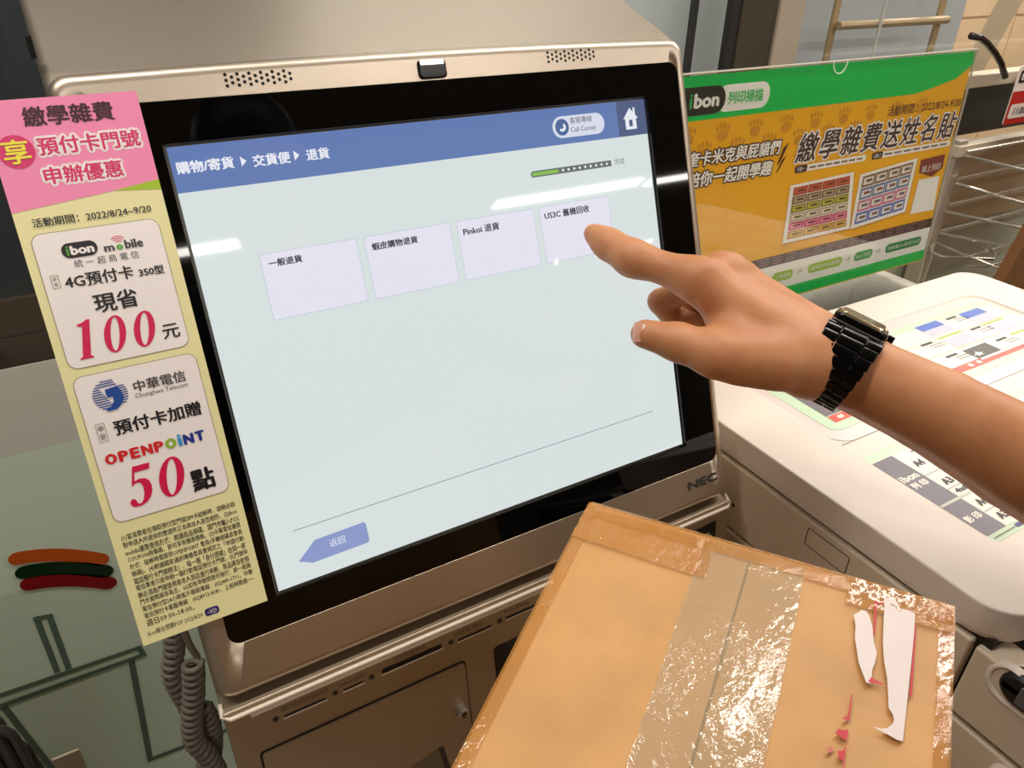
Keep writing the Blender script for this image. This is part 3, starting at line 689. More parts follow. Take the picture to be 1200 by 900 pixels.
# control pod at the front corner
obj('pod_collar', *loft([[(.4515+i, y, z) for y, z in rrect(-.60, -.3760-j, .880+j, .9155-j*.3, .016-j*.5, 8, 1)] for i, j in ((.004, 0), (-.002, .001), (-.0035, .0035), (-.002, .006), (.006, .007))]), cream, cop, smooth='wn')
obj('control_pod', *loft([[(x, y, z) for y, z in rrect(-.62, -.3870-j, .8880+j, .9155-j, .013, 8, 1)] for x, j in ((.46, .0), (.449, 0), (.446, .002), (.4455, .003))], cap1=True), black, cop)
obj('pod_display', *boxv(.4445, .4458, -.56, -.402, .893, .910), mat('pod_glass', (96, 96, 98), .15), cop, bevel=.001)
obj('output_tray', *boxv(.436, .52, -.62, -.408, .60, .832), cream, cop, bevel=.012, seg=4)
obj('front_door', *boxv(.46, 1.05, -.60, -.58, FZ+.03, .84), cream, cop, bevel=.004)

# ------------------------------------------------------------------ acrylic stand and poster behind the copier
la = math.radians(3.4)
PN = Vector((0, .12, .96)); PD = Vector((0, -math.sin(la), -math.cos(la)))
PP = Plane(PN, (1, 0, 0), PD)
acr = pane_mat('clear_acrylic', (.97, .98, .97))
st = thing('acrylic_stand', 'clear acrylic display stand holding the orange poster behind the copier', 'stand', (.78, .11, .885))
AU0, AU1, AV0, AV1 = .49, 1.0675, -.2795, .0735
PP.flat('front_sheet', [rrect(AU0, AU1, AV0, AV1, .003, 3, 1)], .0045, acr, st, th=.0018)
PP.flat('back_sheet', [rrect(AU0, AU1, AV0, AV1, .003, 3, 1)], -.001, acr, st, th=.002)
edge = mat('acrylic_edge', (214, 206, 190), .2, alpha=.75)
obj('sheet_edge', *tube([PP.pt(AU1, AV0, .0015), PP.pt(AU1, AV1, .0015)], .0016, 6), edge, st)
obj('sheet_edge', *tube([PP.pt(AU0, AV0, .0015), PP.pt(AU1, AV0, .0015)], .0014, 6), edge, st)
obj('foot', *boxv(AU0, AU1, .06, .20, .885, .889), acr, st)
u, v = PP.uv(1060, 354, .005)
V, Fs = tube([PP.pt(u, v, .002), PP.pt(u, v, .010)], .005, 14); obj('pin', V, Fs, chrm, st)
u, v = PP.uv(985, 75, .004)
nv = AV0
obj('finger_notch', *tube([PP.pt(u+.0125*math.cos(t), nv+.014*math.sin(t), .004) for t in [math.pi*i/14 for i in range(15)]], .0008, 6), mat('notch_edge', (226, 232, 214), .3), st)
pos = thing('poster', 'orange and green promotional poster with sticker sheets printed on it', 'poster', (.78, .12, .95))
pg = mat('poster_green', (10, 204, 88), .4); po = mat('poster_orange', (255, 184, 22), .4, noise=.03, scale=20); pw = mat('poster_white', (255, 250, 244), .4); pbr = mat('poster_brown', (76, 44, 44), .45)
pblk = mat('poster_black', (48, 42, 36), .4)
QV0 = PP.uv(1000, 75)[1]
ps = PP.flat('sheet', [rect(.505, -.277, 1.064, .0235)], .0005, po, pos, th=.0004)
a = PP.uv(809.6, 143.9); b = PP.uv(1088, 105)
gv = (a[1]+b[1])/2+.001
c = PP.uv(1120, 92); d_ = PP.uv(1138, 75)
PP.flat('green_band', [[(.505, -.277), (1.064, -.277), (1.064, -.272), (d_[0]+.004, d_[1]), c, (b[0], gv-.004), (b[0]-.03, gv), (.505, gv)]], .0008, pg, pos)
gb = PP.uv(1084.5, 291.5)[1]
PP.flat('white_band', [rect(.505, gb-.036, 1.064, gb+.001)], .0008, pw, pos)
PP.flat('green_foot_band', [rect(.505, gb, 1.064, gb+.0165)], .0009, pg, pos)
PP.flat('brown_band', [rect(.505, gb-.0495, 1.064, gb-.0355)], .0010, pbr, pos)
for k in range(3):
    for j in range(17):
        u = .62+j*.0255+random.uniform(0, .003); PP.flat('brown_band_print', [rect(u, gb-.0475+k*.0038, u+.022+random.uniform(-.006, .002), gb-.0460+k*.0038)], .0011, mat('poster_mauve', (150, 118, 112), .5), pos)
# header pills
a = PP.uv(850.5, 105); b = PP.uv(901, 112); pvc = (PP.uv(820, 119)[1]); ph = .0145
cw = PP.uv(880, 112)[1]
PP.flat('white_pill', [rrect(a[0]-.012, b[0], cw-ph, cw+ph, ph*.95, 8, 1)], .0010, pw, pos)
PP.flat('black_pill', [rrect(.505, a[0], cw-ph-.0005, cw+ph+.0005, ph*.98, 8, 1)], .0012, pblk, pos)
t1 = PP.uv(808.5, 118, .0014); t2 = PP.uv(843, 118, .0014)
bean(t1[0], cw-.0088, t2[0], cw+.0078, .0015, PP, pos, pw, mat('poster_leaf', (60, 180, 90), .4))
t1 = PP.uv(853.7, 114, .0014); t2 = PP.uv(894, 114, .0014)
text(PP, '列印掃描', (t1[0], cw-.0070, t2[0], cw+.0070), .0014, pg, pos, bold=.0003)
# paw prints
pawm = mat('poster_paw', (222, 152, 26), .5)
for i in range(9):
    for j in range(2):
        u = .555+i*.052+(.026 if j else 0); v = gv+.018+j*.018
        if i > 5 and j == 1: continue
        PP.flat('paw_print', [circ(u, v+.002, .0085, 12, .0065)], .0008, pawm, pos)
        for k in (-.009, -.003, .003, .009): PP.flat('paw_toe', [circ(u+k, v-.010+abs(k)*.35, .0022, 8, .0036)], .0008, pawm, pos)
# writing
tpx(PP, '奎卡米克與屁貓們', (806, 182.5), (914.5, 177.5), .0014, pw, pos, bold=.0006, outline=.0015, om=pbr, shear=.1)
tpx(PP, '陪你一起開學趣', (806, 207.5), (904.5, 201), .0014, pw, pos, bold=.0006, outline=.0015, om=pbr, shear=.1)
tpx(PP, '繳學雜費送姓名貼', (936, 160), (1117, 158), .0016, pbr, pos, sp=1.18, hs=1.05, bold=.0008, outline=.0019, om=pw, shear=.15)
tpx(PP, '活動期間：2022/8/24-9/20', (1041, 129.5), (1126, 120.5), .0012, pbr, pos)
for p in ([(925, 167), (919, 173), (910, 195), (914, 190)], [(922, 182), (917, 187), (909, 204), (912, 200)]):
    PP.flat('dash_stroke', [PP.px(p, .0012)], .0012, pbr, pos)
for x0, x1, yy0 in ((932, 1015, 197), (1022, 1113, 183)):
    a = PP.uv(x0, yy0, .001); b = PP.uv(x1, yy0-(x1-x0)*.155, .001); vv = (PP.uv(1022, 183, .001)[1]+.0005)
    PP.flat('note_strip', [rrect(a[0], b[0], vv-.0042, vv+.0042, .003, 4, 1)], .0010, pw, pos)
    PP.flat('note_tab', [rrect(a[0], a[0]+.022, vv-.0046, vv+.0046, .003, 4, 1)], .0012, pbr, pos)
    text(PP, '活動一' if x0 < 1000 else '活動二', (a[0]+.003, vv-.0026, a[0]+.019, vv+.0026), .0014, pw, pos)
    for k in range(7): PP.flat('note_print', [rect(a[0]+.026+k*(b[0]-a[0]-.03)/7, vv-.0012, a[0]+.026+(k+.8)*(b[0]-a[0]-.03)/7, vv+.0014)], .0012, mat('poster_note_ink', (140, 116, 100), .5), pos)
# two sheets of name stickers
def lerp2(q, s, t): 
    a = Vector(q[0])*(1-s)+Vector(q[1])*s; b = Vector(q[3])*(1-s)+Vector(q[2])*s; return tuple(a*(1-t)+b*t)
def sheet(pxs, rows, cs, cols, name):
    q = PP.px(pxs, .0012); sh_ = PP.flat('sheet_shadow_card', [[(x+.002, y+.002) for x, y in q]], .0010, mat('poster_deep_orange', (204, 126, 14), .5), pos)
    s0 = PP.flat(name, [q], .0012, pw, pos)
    for r in range(rows):
        for c in range(cs):
            s_0 = .055+.89*c/cs; s_1 = .055+.89*(c+.97)/cs; t_0 = .05+.9*r/rows; t_1 = .05+.9*(r+.92)/rows
            cc = cols[r]
            PP.flat('name_sticker', [[lerp2(q, s_0, t_0), lerp2(q, s_1, t_0), lerp2(q, s_1, t_1), lerp2(q, s_0, t_1)]], .0014, mat('sticker_%d_%d_%d' % cc[0], cc[0], .5), s0)
            g = .12; 
            mm = mat('sticker_%d_%d_%d' % cc[1], cc[1], .5)
            sA = s_0+(s_1-s_0)*g; sB = s_1-(s_1-s_0)*g; tA = t_0+(t_1-t_0)*.2; tB = t_1-(t_1-t_0)*.2
            PP.flat('sticker_print', [[lerp2(q, sA, tA), lerp2(q, sB, tA), lerp2(q, sB, tB), lerp2(q, sA, tB)]], .0015, mm, s0)
            mk = mat('sticker_%d_%d_%d' % cc[2], cc[2], .5); tC = (tA+tB)/2
            PP.flat('sticker_name', [[lerp2(q, sA+(sB-sA)*.25, tC-.02*6/rows), lerp2(q, sB-(sB-sA)*.12, tC-.02*6/rows), lerp2(q, sB-(sB-sA)*.12, tC+.015*6/rows), lerp2(q, sA+(sB-sA)*.25, tC+.015*6/rows)]], .0016, mk, s0)
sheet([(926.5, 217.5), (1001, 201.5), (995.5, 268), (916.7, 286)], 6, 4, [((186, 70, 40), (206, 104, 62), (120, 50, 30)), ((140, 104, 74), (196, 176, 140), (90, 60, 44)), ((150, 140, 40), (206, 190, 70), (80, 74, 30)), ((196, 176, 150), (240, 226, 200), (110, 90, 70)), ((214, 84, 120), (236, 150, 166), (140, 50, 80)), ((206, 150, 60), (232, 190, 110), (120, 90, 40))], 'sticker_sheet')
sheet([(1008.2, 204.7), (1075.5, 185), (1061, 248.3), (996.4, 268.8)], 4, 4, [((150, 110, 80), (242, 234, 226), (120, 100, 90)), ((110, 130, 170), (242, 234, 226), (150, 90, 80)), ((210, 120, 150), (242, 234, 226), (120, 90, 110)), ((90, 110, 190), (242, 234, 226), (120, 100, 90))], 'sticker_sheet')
q = PP.px([(1079.8, 187.5), (1107.9, 180.5), (1104.5, 197), (1092, 207), (1077, 202.5)], .0012)
PP.flat('brown_badge', [q], .0012, mat('poster_rust', (136, 58, 40), .5), pos)
tpx(PP, '線上列印', (1081.5, 194.5), (1101, 198.5), .0014, pw, pos)
PP.flat('blank_square', [PP.px([(1076.7, 211), (1101, 206), (1093.9, 245.5), (1066.5, 251)], .0012)], .0012, pw, pos)
# steps in the white band
vv = gb-.0175
for x0, x1, cc, s in ((905.9, 929, (166, 204, 60), '上傳檔案'), (948, 985.5, (166, 204, 60), '選擇列印服務'), (1002, 1022, (70, 170, 90), 'ibon 列印'), (1039.5, 1078, (30, 140, 70), '完成輸入/取件列印')):
    ym = {905.9: 320, 948: 310, 1002: 297, 1039.5: 285}[x0]
    a = PP.uv(x0, ym, .001)[0]; b = PP.uv(x1, ym, .001)[0]
    PP.flat('step_pill', [rrect(a, b, vv-.0068, vv+.0068, .0062, 6, 1)], .0012, mat('step_%d' % cc[0], cc, .4), pos)
    text(PP, s, (a+.004, vv-.003, b-.004, vv+.003), .0014, pw, pos)
    if x1 < 1070:
        PP.flat('step_arrow', [[(b+.007, vv-.0008), (b+.015, vv-.0008), (b+.012, vv-.004), (b+.0135, vv-.004), (b+.018, vv), (b+.0135, vv+.004), (b+.012, vv+.004), (b+.015, vv+.0008), (b+.007, vv+.0008)]], .0012, mat('arrow_grey', (196, 186, 180), .5), pos)

# ------------------------------------------------------------------ wire rack, rails, price tag, board at the right
rack = thing('wire_rack', 'chrome wire display rack behind the poster at the right edge', 'rack', (1.6, .32, .2))
wire = mat('chrome_wire', (205, 196, 180), .22, .8)
railm = mat('rail_cream', (206, 192, 168), .4, .1)
obj('top_rail', *boxv(1.30, 2.4, .30, .33, 1.140, 1.163), railm, rack, bevel=.003)
obj('middle_rail', *boxv(1.395, 2.4, .30, .33, 1.014, 1.036), railm, rack, bevel=.002)
obj('post', *boxv(1.398, 1.425, .305, .335, FZ, 1.045), silver, rack, bevel=.002)
obj('post', *boxv(2.3, 2.33, .305, .335, FZ, 1.15), silver, rack, bevel=.002)
obj('post', *boxv(1.43, 1.445, .345, .375, FZ, 1.14), darkfr, rack, bevel=.002)
for z in (1.024, .973, .922, .868):
    obj('crossbar', *tube([(1.415, .298, z), (2.35, .298, z)], .0035, 8), wire, rack)
for i, z in enumerate((1.018, .966, .910, .866, .845)):
    e_ = Plane((0, .15, 0), (1, 0, 0), (0, 0, -1)).W(*((1215, 203), (1215, 243), (1200, 268), (1185, 290), (1178, 318))[i])
    obj('arm_wire', *tube([(1.412, .297, z), e_], .0028, 8), wire, rack)
for y in (.25, .20, .15):
    obj('basket_wire', *tube([(1.36, y, .84), (1.44, y, .825), (1.9, y, .825)], .0025, 8), wire, rack)
obj('hook_wire', *tube([(1.40, .296, .852), (1.355, .27, .846), (1.36, .25, .842), (1.45, .20, .838), (1.49, .22, .838), (1.50, .25, .838)], .0028, 8), wire, rack)
obj('prong', *tube([(1.398, .30, .845), (1.40, .29, .82), (1.396, .29, .70)], .003, 8), wire, rack)
tanback = mat('rack_back_panel', (222, 202, 168), .55, noise=.05, scale=5)
bp_ = obj('back_panel', *boxv(1.42, 2.4, .36, .37, .84, 1.02), tanback, rack)
obj('lower_back_panel', *boxv(1.30, 2.4, .36, .37, .10, .838), mat('pale_green_panel', (206, 212, 192), .5), rack)
obj('dark_back', *boxv(1.30, 2.4, .375, .38, 1.03, 1.14), darker, rack)
TP = Plane((1.492, .292, 1.172), (1, 0, 0), (.03, 0, -1))
tagt = thing('price_tag', 'red and white price card clipped on the rail at the right edge', 'card', (1.54, .292, 1.06))
TP.flat('card', [rrect(0, .12, 0, .105, .006, 5, 1)], 0, mat('card_white', (240, 226, 214), .4), tagt, th=.002)
TP.flat('red_band', [rect(0, .045, .12, .105)], .0006, mat('card_red', (190, 34, 30), .4), tagt)
TP.flat('black_label', [rrect(.006, .12, .008, .030, .004, 4, 1)], .0006, mat('ink_black', (0, 0, 0)), tagt)
text(TP, '8.7', (.010, .012, .040, .026), .0012, mat('card_white', (0, 0, 0)), tagt, bold=.0008)
TP.flat('white_label', [rrect(.006, .12, .068, .094, .005, 5, 1)], .0010, mat('card_white', (0, 0, 0)), tagt)
text(TP, '11:00', (.020, .074, .060, .088), .0014, mat('ink_dark_grey', (0, 0, 0)), tagt, bold=.0005)
# brown board standing right of the copier
BP = Plane((1.352, .10, .836), (1, 0, 0), (-.36, 0, -.93))
wood = mat('brown_wood', (124, 80, 40), .45, noise=.35, scale=14, bump=.2, bscale=60)
bd = obj('wooden_board', *join([([(1.30, .12, .72), (1.9, .12, .72), (1.9, .12, 1.16), (1.458, .12, 1.16), (1.30, .14, .72), (1.9, .14, .72), (1.9, .14, 1.16), (1.458, .14, 1.16)], BF)]), wood, bevel=.002)
tag(bd, 'brown stained wooden board leaning beyond the copier at the right edge', 'board')
obj('drilled_hole', *tube([(1.362, .1195, .832), (1.362, .1185, .832)], .006, 12), slotm, bd)
HP_ = Plane((0, .29, 0), (1, 0, 0), (0, 0, -1))
hose = obj('black_hose', *tube([HP_.W(*p) for p in ((1138, 42), (1148, 44), (1157, 51), (1166, 62), (1173, 74), (1178, 90))], .0055, 12), mat('glossy_black_rubber', (40, 34, 30), .15), None, smooth=True)
tag(hose, 'short glossy black curved hose hanging above the cream rail', 'hose')

# ------------------------------------------------------------------ coiled handset cord
cordm = mat('cord_grey_brown', (128, 118, 106), .38, spec=.5)
cord = thing('coiled_cord', 'grey-brown coiled telephone cord hanging between kiosk and frosted window', 'cord', (-.09, .05, .5))
def spline(P, n):
    P = [Vector(p) for p in P]; out = []
    Q = [P[0]*2-P[1]]+P+[P[-1]*2-P[-2]]
    for i in range(1, len(Q)-2):
        for k in range(n):
            t = k/n; a, b, c, d = Q[i-1:i+3]
            out.append(.5*((2*b)+(c-a)*t+(2*a-5*b+4*c-d)*t*t+(3*b-a-3*c+d)*t**3))
    out.append(P[-1]); return out
def coil(ctrl, R_, rw, pitch, name):
    P = spline(ctrl, 40); L_ = [0]
    for a, b in zip(P[:-1], P[1:]): L_.append(L_[-1]+(b-a).length)
    N_ = int(L_[-1]/pitch*14); path = []
    j = 0; u = Vector((1, 0, 0))
    for i in range(N_):
        s = L_[-1]*i/N_
        while L_[j+1] < s: j += 1
        t = (P[j+1]-P[j]).normalized(); p = P[j]+t*(s-L_[j]); u = (u-t*u.dot(t)).normalized(); v = t.cross(u)
        a = 2*math.pi*i/14; path.append(p+(u*math.cos(a)+v*math.sin(a))*R_)
    return obj(name, *tube(path, rw, 6), cordm, cord, smooth=True)
YK = Plane((0, .05, 0), (1, 0, 0), (0, 0, -1))
def yk(x, y, d=0): return YK.W(x, y, d)
coil([yk(203, 715), yk(204, 760), yk(202, 790), yk(212, 812), yk(226, 836), yk(238, 858)], .0075, .0029, .0090, 'coil')
coil([yk(226, 776, .02), yk(227, 810, .02), yk(225, 845, .02), yk(228, 868, .02), yk(243, 885, .02), yk(258, 915, .02), yk(262, 960, .02)], .0080, .0030, .0088, 'coil')
coil([yk(236, 828), yk(246, 850), yk(248, 880), yk(240, 905), yk(236, 960)], .0085, .0030, .0084, 'coil')
obj('straight_end', *tube(spline([yk(214, 735, .01), yk(222, 755, .01), yk(231, 770, .01), yk(230, 778, .015)], 6), .0032, 8), cordm, cord, smooth=True)

# ------------------------------------------------------------------ things on the floor at the lower left
rib = mat('ribbed_dark_plastic', (66, 62, 60), .32)
bask = thing('ribbed_container', 'dark grey ribbed plastic container at the lower left corner', 'container', (-.32, .12, 0))
for i, (x1, z1, y) in enumerate(((-.2225, .768, .06), (-.229, .700, .10), (-.2385, .630, .14))):
    for j, ins in enumerate((0, .010, .020)):
        xx = x1-ins; zz = z1-ins*.8; rc = .030-ins*.6
        pth = [(-.42, y, zz)]+[(xx-rc+rc*math.sin(a), y, zz-rc+rc*math.cos(a)) for a in [math.pi/2*k/6 for k in range(7)]]+[(xx, y, FZ+.02)]
        obj('rib', *tube(pth, .0042, 8), rib, bask, smooth=True)
    obj('shell', *boxv(-.42, x1-.004, y+.002, y+.02, FZ+.01, z1-.006), rib, bask, bevel=.008)
bb = obj('beige_card', *boxv(-.268, -.236, .30, .304, FZ, .411), mat('beige_card', (206, 186, 158), .6, noise=.04), bevel=.001)
tag(bb, 'small pale beige card standing in front of the frosted window at the lower left', 'card')

# ------------------------------------------------------------------ cardboard parcel
D1 = Vector((.81723, .55738, .14652)).normalized(); D2 = Vector((.55888, -.82855, .03409)).normalized()
P0 = Vector((.1749, -.2312, 1.0641))
BX = Plane(P0, D2, -D1)                              # u along the far edge, v towards the viewer
cb = mat('cardboard', (204, 150, 84), .5, noise=.30, scale=22, bump=.2, bscale=90)
# tape: clear glossy wrinkled film over the board
def tape_mat(name, c, a, scl_, st_, rough=.1):
    m = mat(name, c, rough, alpha=a, spec=.7, bump=st_, bscale=scl_, noise=.06, scale=30)
    nt = m.node_tree; bp = [n for n in nt.nodes if n.type == 'BUMP'][0]; bp.inputs['Distance'].default_value = .0011
    hn = bp.inputs['Height'].links[0].from_node; tc = [n for n in nt.nodes if n.type == 'TEX_COORD'][0]
    lo = nt.nodes.new('ShaderNodeTexNoise'); lo.inputs['Scale'].default_value = 17; rm = nt.nodes.new('ShaderNodeMapRange'); rm.inputs[1].default_value = .46; rm.inputs[2].default_value = .62; rm.inputs[3].default_value = .22
    mu = nt.nodes.new('ShaderNodeMath'); mu.operation = 'MULTIPLY'
    nt.links.new(tc.outputs['Object'], lo.inputs['Vector']); nt.links.new(lo.outputs['Fac'], rm.inputs[0]); nt.links.new(rm.outputs[0], mu.inputs[0]); nt.links.new(hn.outputs['Fac'], mu.inputs[1]); nt.links.new(mu.outputs[0], bp.inputs['Height'])
    return m
tape = tape_mat('clear_tape', (212, 186, 148), .52, 210, 1.0, .05)
tape_o = tape_mat('amber_tape', (208, 146, 74), .5, 210, 1.0, .05)
box = thing('cardboard_parcel', 'tan cardboard parcel sealed with wrinkled clear tape, in front of the kiosk', 'parcel', (.19, -.36, .72))
UB, VB = .2003, .29; SE = .0985
ZB = .7201
random.seed(11)
def flap(u0, u1, w0, w1, name):
    nu, nv = 10, 16; V = []
    for j in range(nv+1):
        for i in range(nu+1):
            u = u0+(u1-u0)*i/nu; v = VB*j/nv
            edge_ = min(1, (u1-u)/.006) if name == 'left' else min(1, (u-u0)/.006)
            w = .0011*math.sin(u*60+1)*math.sin(v*23)+random.uniform(-.0001, .0001)
            V.append(BX.pt(u, v, w))
    for j in range(nv+1):
        for i in range(nu+1):
            p = V[j*(nu+1)+i]; V.append(p-BX.N*.003)
    n = (nu+1)*(nv+1); Fs = []
    for j in range(nv):
        for i in range(nu):
            a = j*(nu+1)+i; Fs.append((a, a+nu+1, a+nu+2, a+1)); Fs.append((n+a, n+a+1, n+a+nu+2, n+a+nu+1))
    bd_ = [i for i in range(nu+1)]+[j*(nu+1)+nu for j in range(1, nv+1)]+[nv*(nu+1)+i for i in range(nu-1, -1, -1)]+[j*(nu+1) for j in range(nv-1, 0, -1)]
    for a, b in zip(bd_, bd_[1:]+bd_[:1]): Fs.append((a, b, b+n, a+n))
    return obj('top_flap', V, Fs, cb, box, smooth=False)
flap(.0, SE-.0007, 0, 0, 'left'); flap(SE+.0007, UB, 0, 0, 'right')
# side walls straight down to the counter
def wall(u0, v0, u1, v1, name='side_panel'):
    a = BX.pt(u0, v0, -.003); b = BX.pt(u1, v1, -.003)
    inw = (BX.pt(UB/2, VB/2)-(a+b)/2); inw.z = 0; inw = inw.normalized()*.003
    V = [a, b, Vector((b.x, b.y, ZB)), Vector((a.x, a.y, ZB))]; V += [p+inw for p in V]
    return obj(name, V, [(0, 1, 2, 3), (7, 6, 5, 4), (0, 4, 5, 1), (1, 5, 6, 2), (2, 6, 7, 3), (3, 7, 4, 0)], cb, box)
wall(0, 0, UB, 0); wall(UB, 0, UB, VB); wall(UB, VB, 0, VB); wall(0, VB, 0, 0)
def strip(u0, u1, v0, v1, w, m, name, nu=14, nv=30, amp=.0005, fold=None, rag=0):
    V = []; 
    for j in range(nv+1):
        for i in range(nu+1):
            u = u0+(u1-u0)*i/nu; v = v0+(v1-v0)*j/nv
            if rag and i in (0, nu): u += random.uniform(-rag, rag)
            ww = w+.0011*math.sin(u*60+1)*math.sin(v*23)+random.uniform(0, amp)
            p = BX.pt(u, v, ww)
            if fold and v < 0: p = BX.pt(u, .0015, w+v*1.0)+BX.D*(-.0035)
            V.append(p)
    Fs = [(j*(nu+1)+i, (j+1)*(nu+1)+i, (j+1)*(nu+1)+i+1, j*(nu+1)+i+1) for j in range(nv) for i in range(nu)]
    return obj(name, V, Fs, m, box, smooth=True)
strip(.072, .128, -.03, VB, .0009, tape, 'centre_tape', 18, 60, .0004, True, .0004)
strip(-.001, .078, .003, .030, .0013, tape_o, 'edge_tape', 40, 12, .0010, None, .0006)
strip(.0, UB, -.012, .010, .0010, tape_o, 'edge_tape', 60, 8, .0009, True)
strip(.150, UB+.001, .000, .018, .0014, tape_o, 'corner_tape', 24, 10, .0010, None, .0005)
strip(-.001, .0065, .0, VB, .0012, tape_o, 'side_tape', 3, 60, .0003)
strip(UB-.006, UB+.001, .0, VB, .0011, tape_o, 'side_tape', 3, 60, .0003)
lab = mat('torn_label', (238, 222, 214), .6, noise=.04, scale=60, bump=.1, bscale=400)
redp = mat('red_print', (206, 52, 58), .55)
def bpx(x, y): return (860+x/4.444, 700+y/4.444)
def bpoly(pts, w, m, name): return BX.flat(name, [[BX.uv(*bpx(*p), w) for p in pts]], w, m, box)
LWx = .0019
bpoly([(625, 90), (645, 80), (665, 65), (690, 72), (705, 95), (722, 150), (728, 230), (745, 290), (735, 340), (720, 380), (718, 420), (712, 448), (690, 445), (672, 400), (650, 340), (640, 270), (630, 210), (634, 150)], LWx, lab, 'torn_label')
bpoly([(785, 5), (815, 4), (850, 25), (868, 58), (900, 66), (942, 70), (941, 160), (925, 330), (905, 520), (880, 748), (850, 742), (790, 708), (720, 672), (765, 684), (800, 680), (825, 660), (834, 640), (828, 610), (806, 575), (803, 500), (798, 420), (782, 330), (776, 230), (780, 120)], LWx, lab, 'torn_label')
bpoly([(732, 18), (785, 32), (783, 40), (745, 30), (742, 100), (733, 195), (724, 190), (730, 100)], LWx, redp, 'red_border')
bpoly([(943, 130), (950, 150), (928, 517), (914, 515), (928, 330)], LWx+.0001, redp, 'red_border')
bpoly([(612, 505), (618, 508), (602, 640), (560, 632), (594, 612)], LWx, redp, 'red_mark')
bpoly([(598, 690), (588, 745), (555, 728), (527, 705), (545, 684), (570, 690)], LWx, redp, 'red_mark')
bpoly([(590, 745), (580, 800), (574, 885), (566, 885), (570, 850), (545, 838), (540, 800), (572, 795)], LWx, redp, 'red_mark')
bpoly([(480, 785), (515, 775), (520, 800), (490, 810)], LWx, mat('red_print_faded', (208, 120, 96), .6), 'red_mark')
bpoly([(715, 415), (790, 458), (700, 440)], LWx+.0001, redp, 'red_mark')

# ------------------------------------------------------------------ forearm and pointing hand (one continuous surface)
def C3(px, py, d): return np.array([(px-600)/F*d, (py-450)/F*d, d])
def toW(p): return CAM+rgt*float(p[0])+dwn*float(p[1])+fwd*float(p[2])
HB = []   # (a, b, ra, rb, k)
def cap(a, b, ra, rb, k): HB.append((np.array(a), np.array(b), ra, rb, k))
wr = C3(985, 429, .585); wr2 = C3(955, 420, .583)
# index
iM = C3(821, 328, .578); iP = C3(742, 303, .598); iD = C3(713, 286, .611); iT = C3(695, 273.5, .6165)
mM = C3(848, 323, .597); mP = C3(774, 353, .632); mD = C3(793, 379, .640); mT = C3(822, 380, .628)
rM = C3(868, 326, .615); rP = C3(797, 362, .652); rD = C3(808, 388, .656); rT = C3(832, 390, .645)
pM = C3(885, 345, .632); pP = C3(822, 372, .660); pD = C3(824, 393, .660); pT = C3(842, 395, .652)
tC = C3(908, 425, .560); tM = C3(838, 416, .556); tI = C3(795, 401, .566); tT = C3(756, 391.5, .572)
w_in = C3(950, 424, .572); w_out = C3(955, 405, .602)
# forearm
e1 = C3(1200, 541, .540); e2 = C3(1437, 668, .485)
dl = np.array([0, 0, .012])
em_ = C3(1094, 481, .562); d9 = dl*.75
cap(wr-d9, em_-d9, .0280, .0305, 0); cap(wr+d9, em_+d9, .0280, .0305, .004)
cap(em_-d9, e1-d9, .0305, .0355, .003); cap(em_+d9, e1+d9, .0305, .0355, .003)
cap(e1-d9, e2-d9, .0355, .042, .003); cap(e1+d9, e2+d9, .0355, .042, .003)
cap(e2, np.array([.43, .14, .30]), .042, .046, .03)
cap(wr2-dl*.9, wr-dl*.8, .0240, .0256, .012); cap(wr2+dl*.9, wr+dl*.8, .0240, .0256, .012)
# palm
K = .012
cap(w_in, iM, .0215, .0140, K); cap(wr2, mM, .023, .0130, .02); cap(w_out, rM, .021, .0130, .02); cap(w_out, pM, .020, .0125, .02)
cap(wr2+[0, .004, 0], C3(870, 385, .600), .024, .022, K)
cap(C3(905, 385, .590), C3(862, 372, .592), .024, .020, K)
cap(w_in, C3(850, 372, .575), .022, .015, K)
# thenar and thumb
cap(C3(935, 425, .566), C3(868, 420, .556), .0215, .0190, K); cap(tC, tM, .0185, .0160, .010)
cap(C3(858, 395, .566), C3(838, 400, .562), .016, .012, .010)
cap(tM, tI, .0158, .0142, .008); cap(tI, tT, .0142, .0112, .006)
# fingers
cap(iM, iP, .0152, .0118, .012); cap(iP, iD, .0116, .0104, .016); cap(iD, iT, .0102, .0078, .014)
cap(C3(806, 325, .580), C3(833, 345, .574), .0125, .013, .01)
FK = .003
for a, b, c, d, q in ((mM, mP, mD, mT, .0105), (rM, rP, rD, rT, .0100), (pM, pP, pD, pT, .0090)):
    cap(a, b, q*1.18, q, .009); cap(b, c, q, q*.9, FK); cap(c, d, q*.9, q*.75, FK)
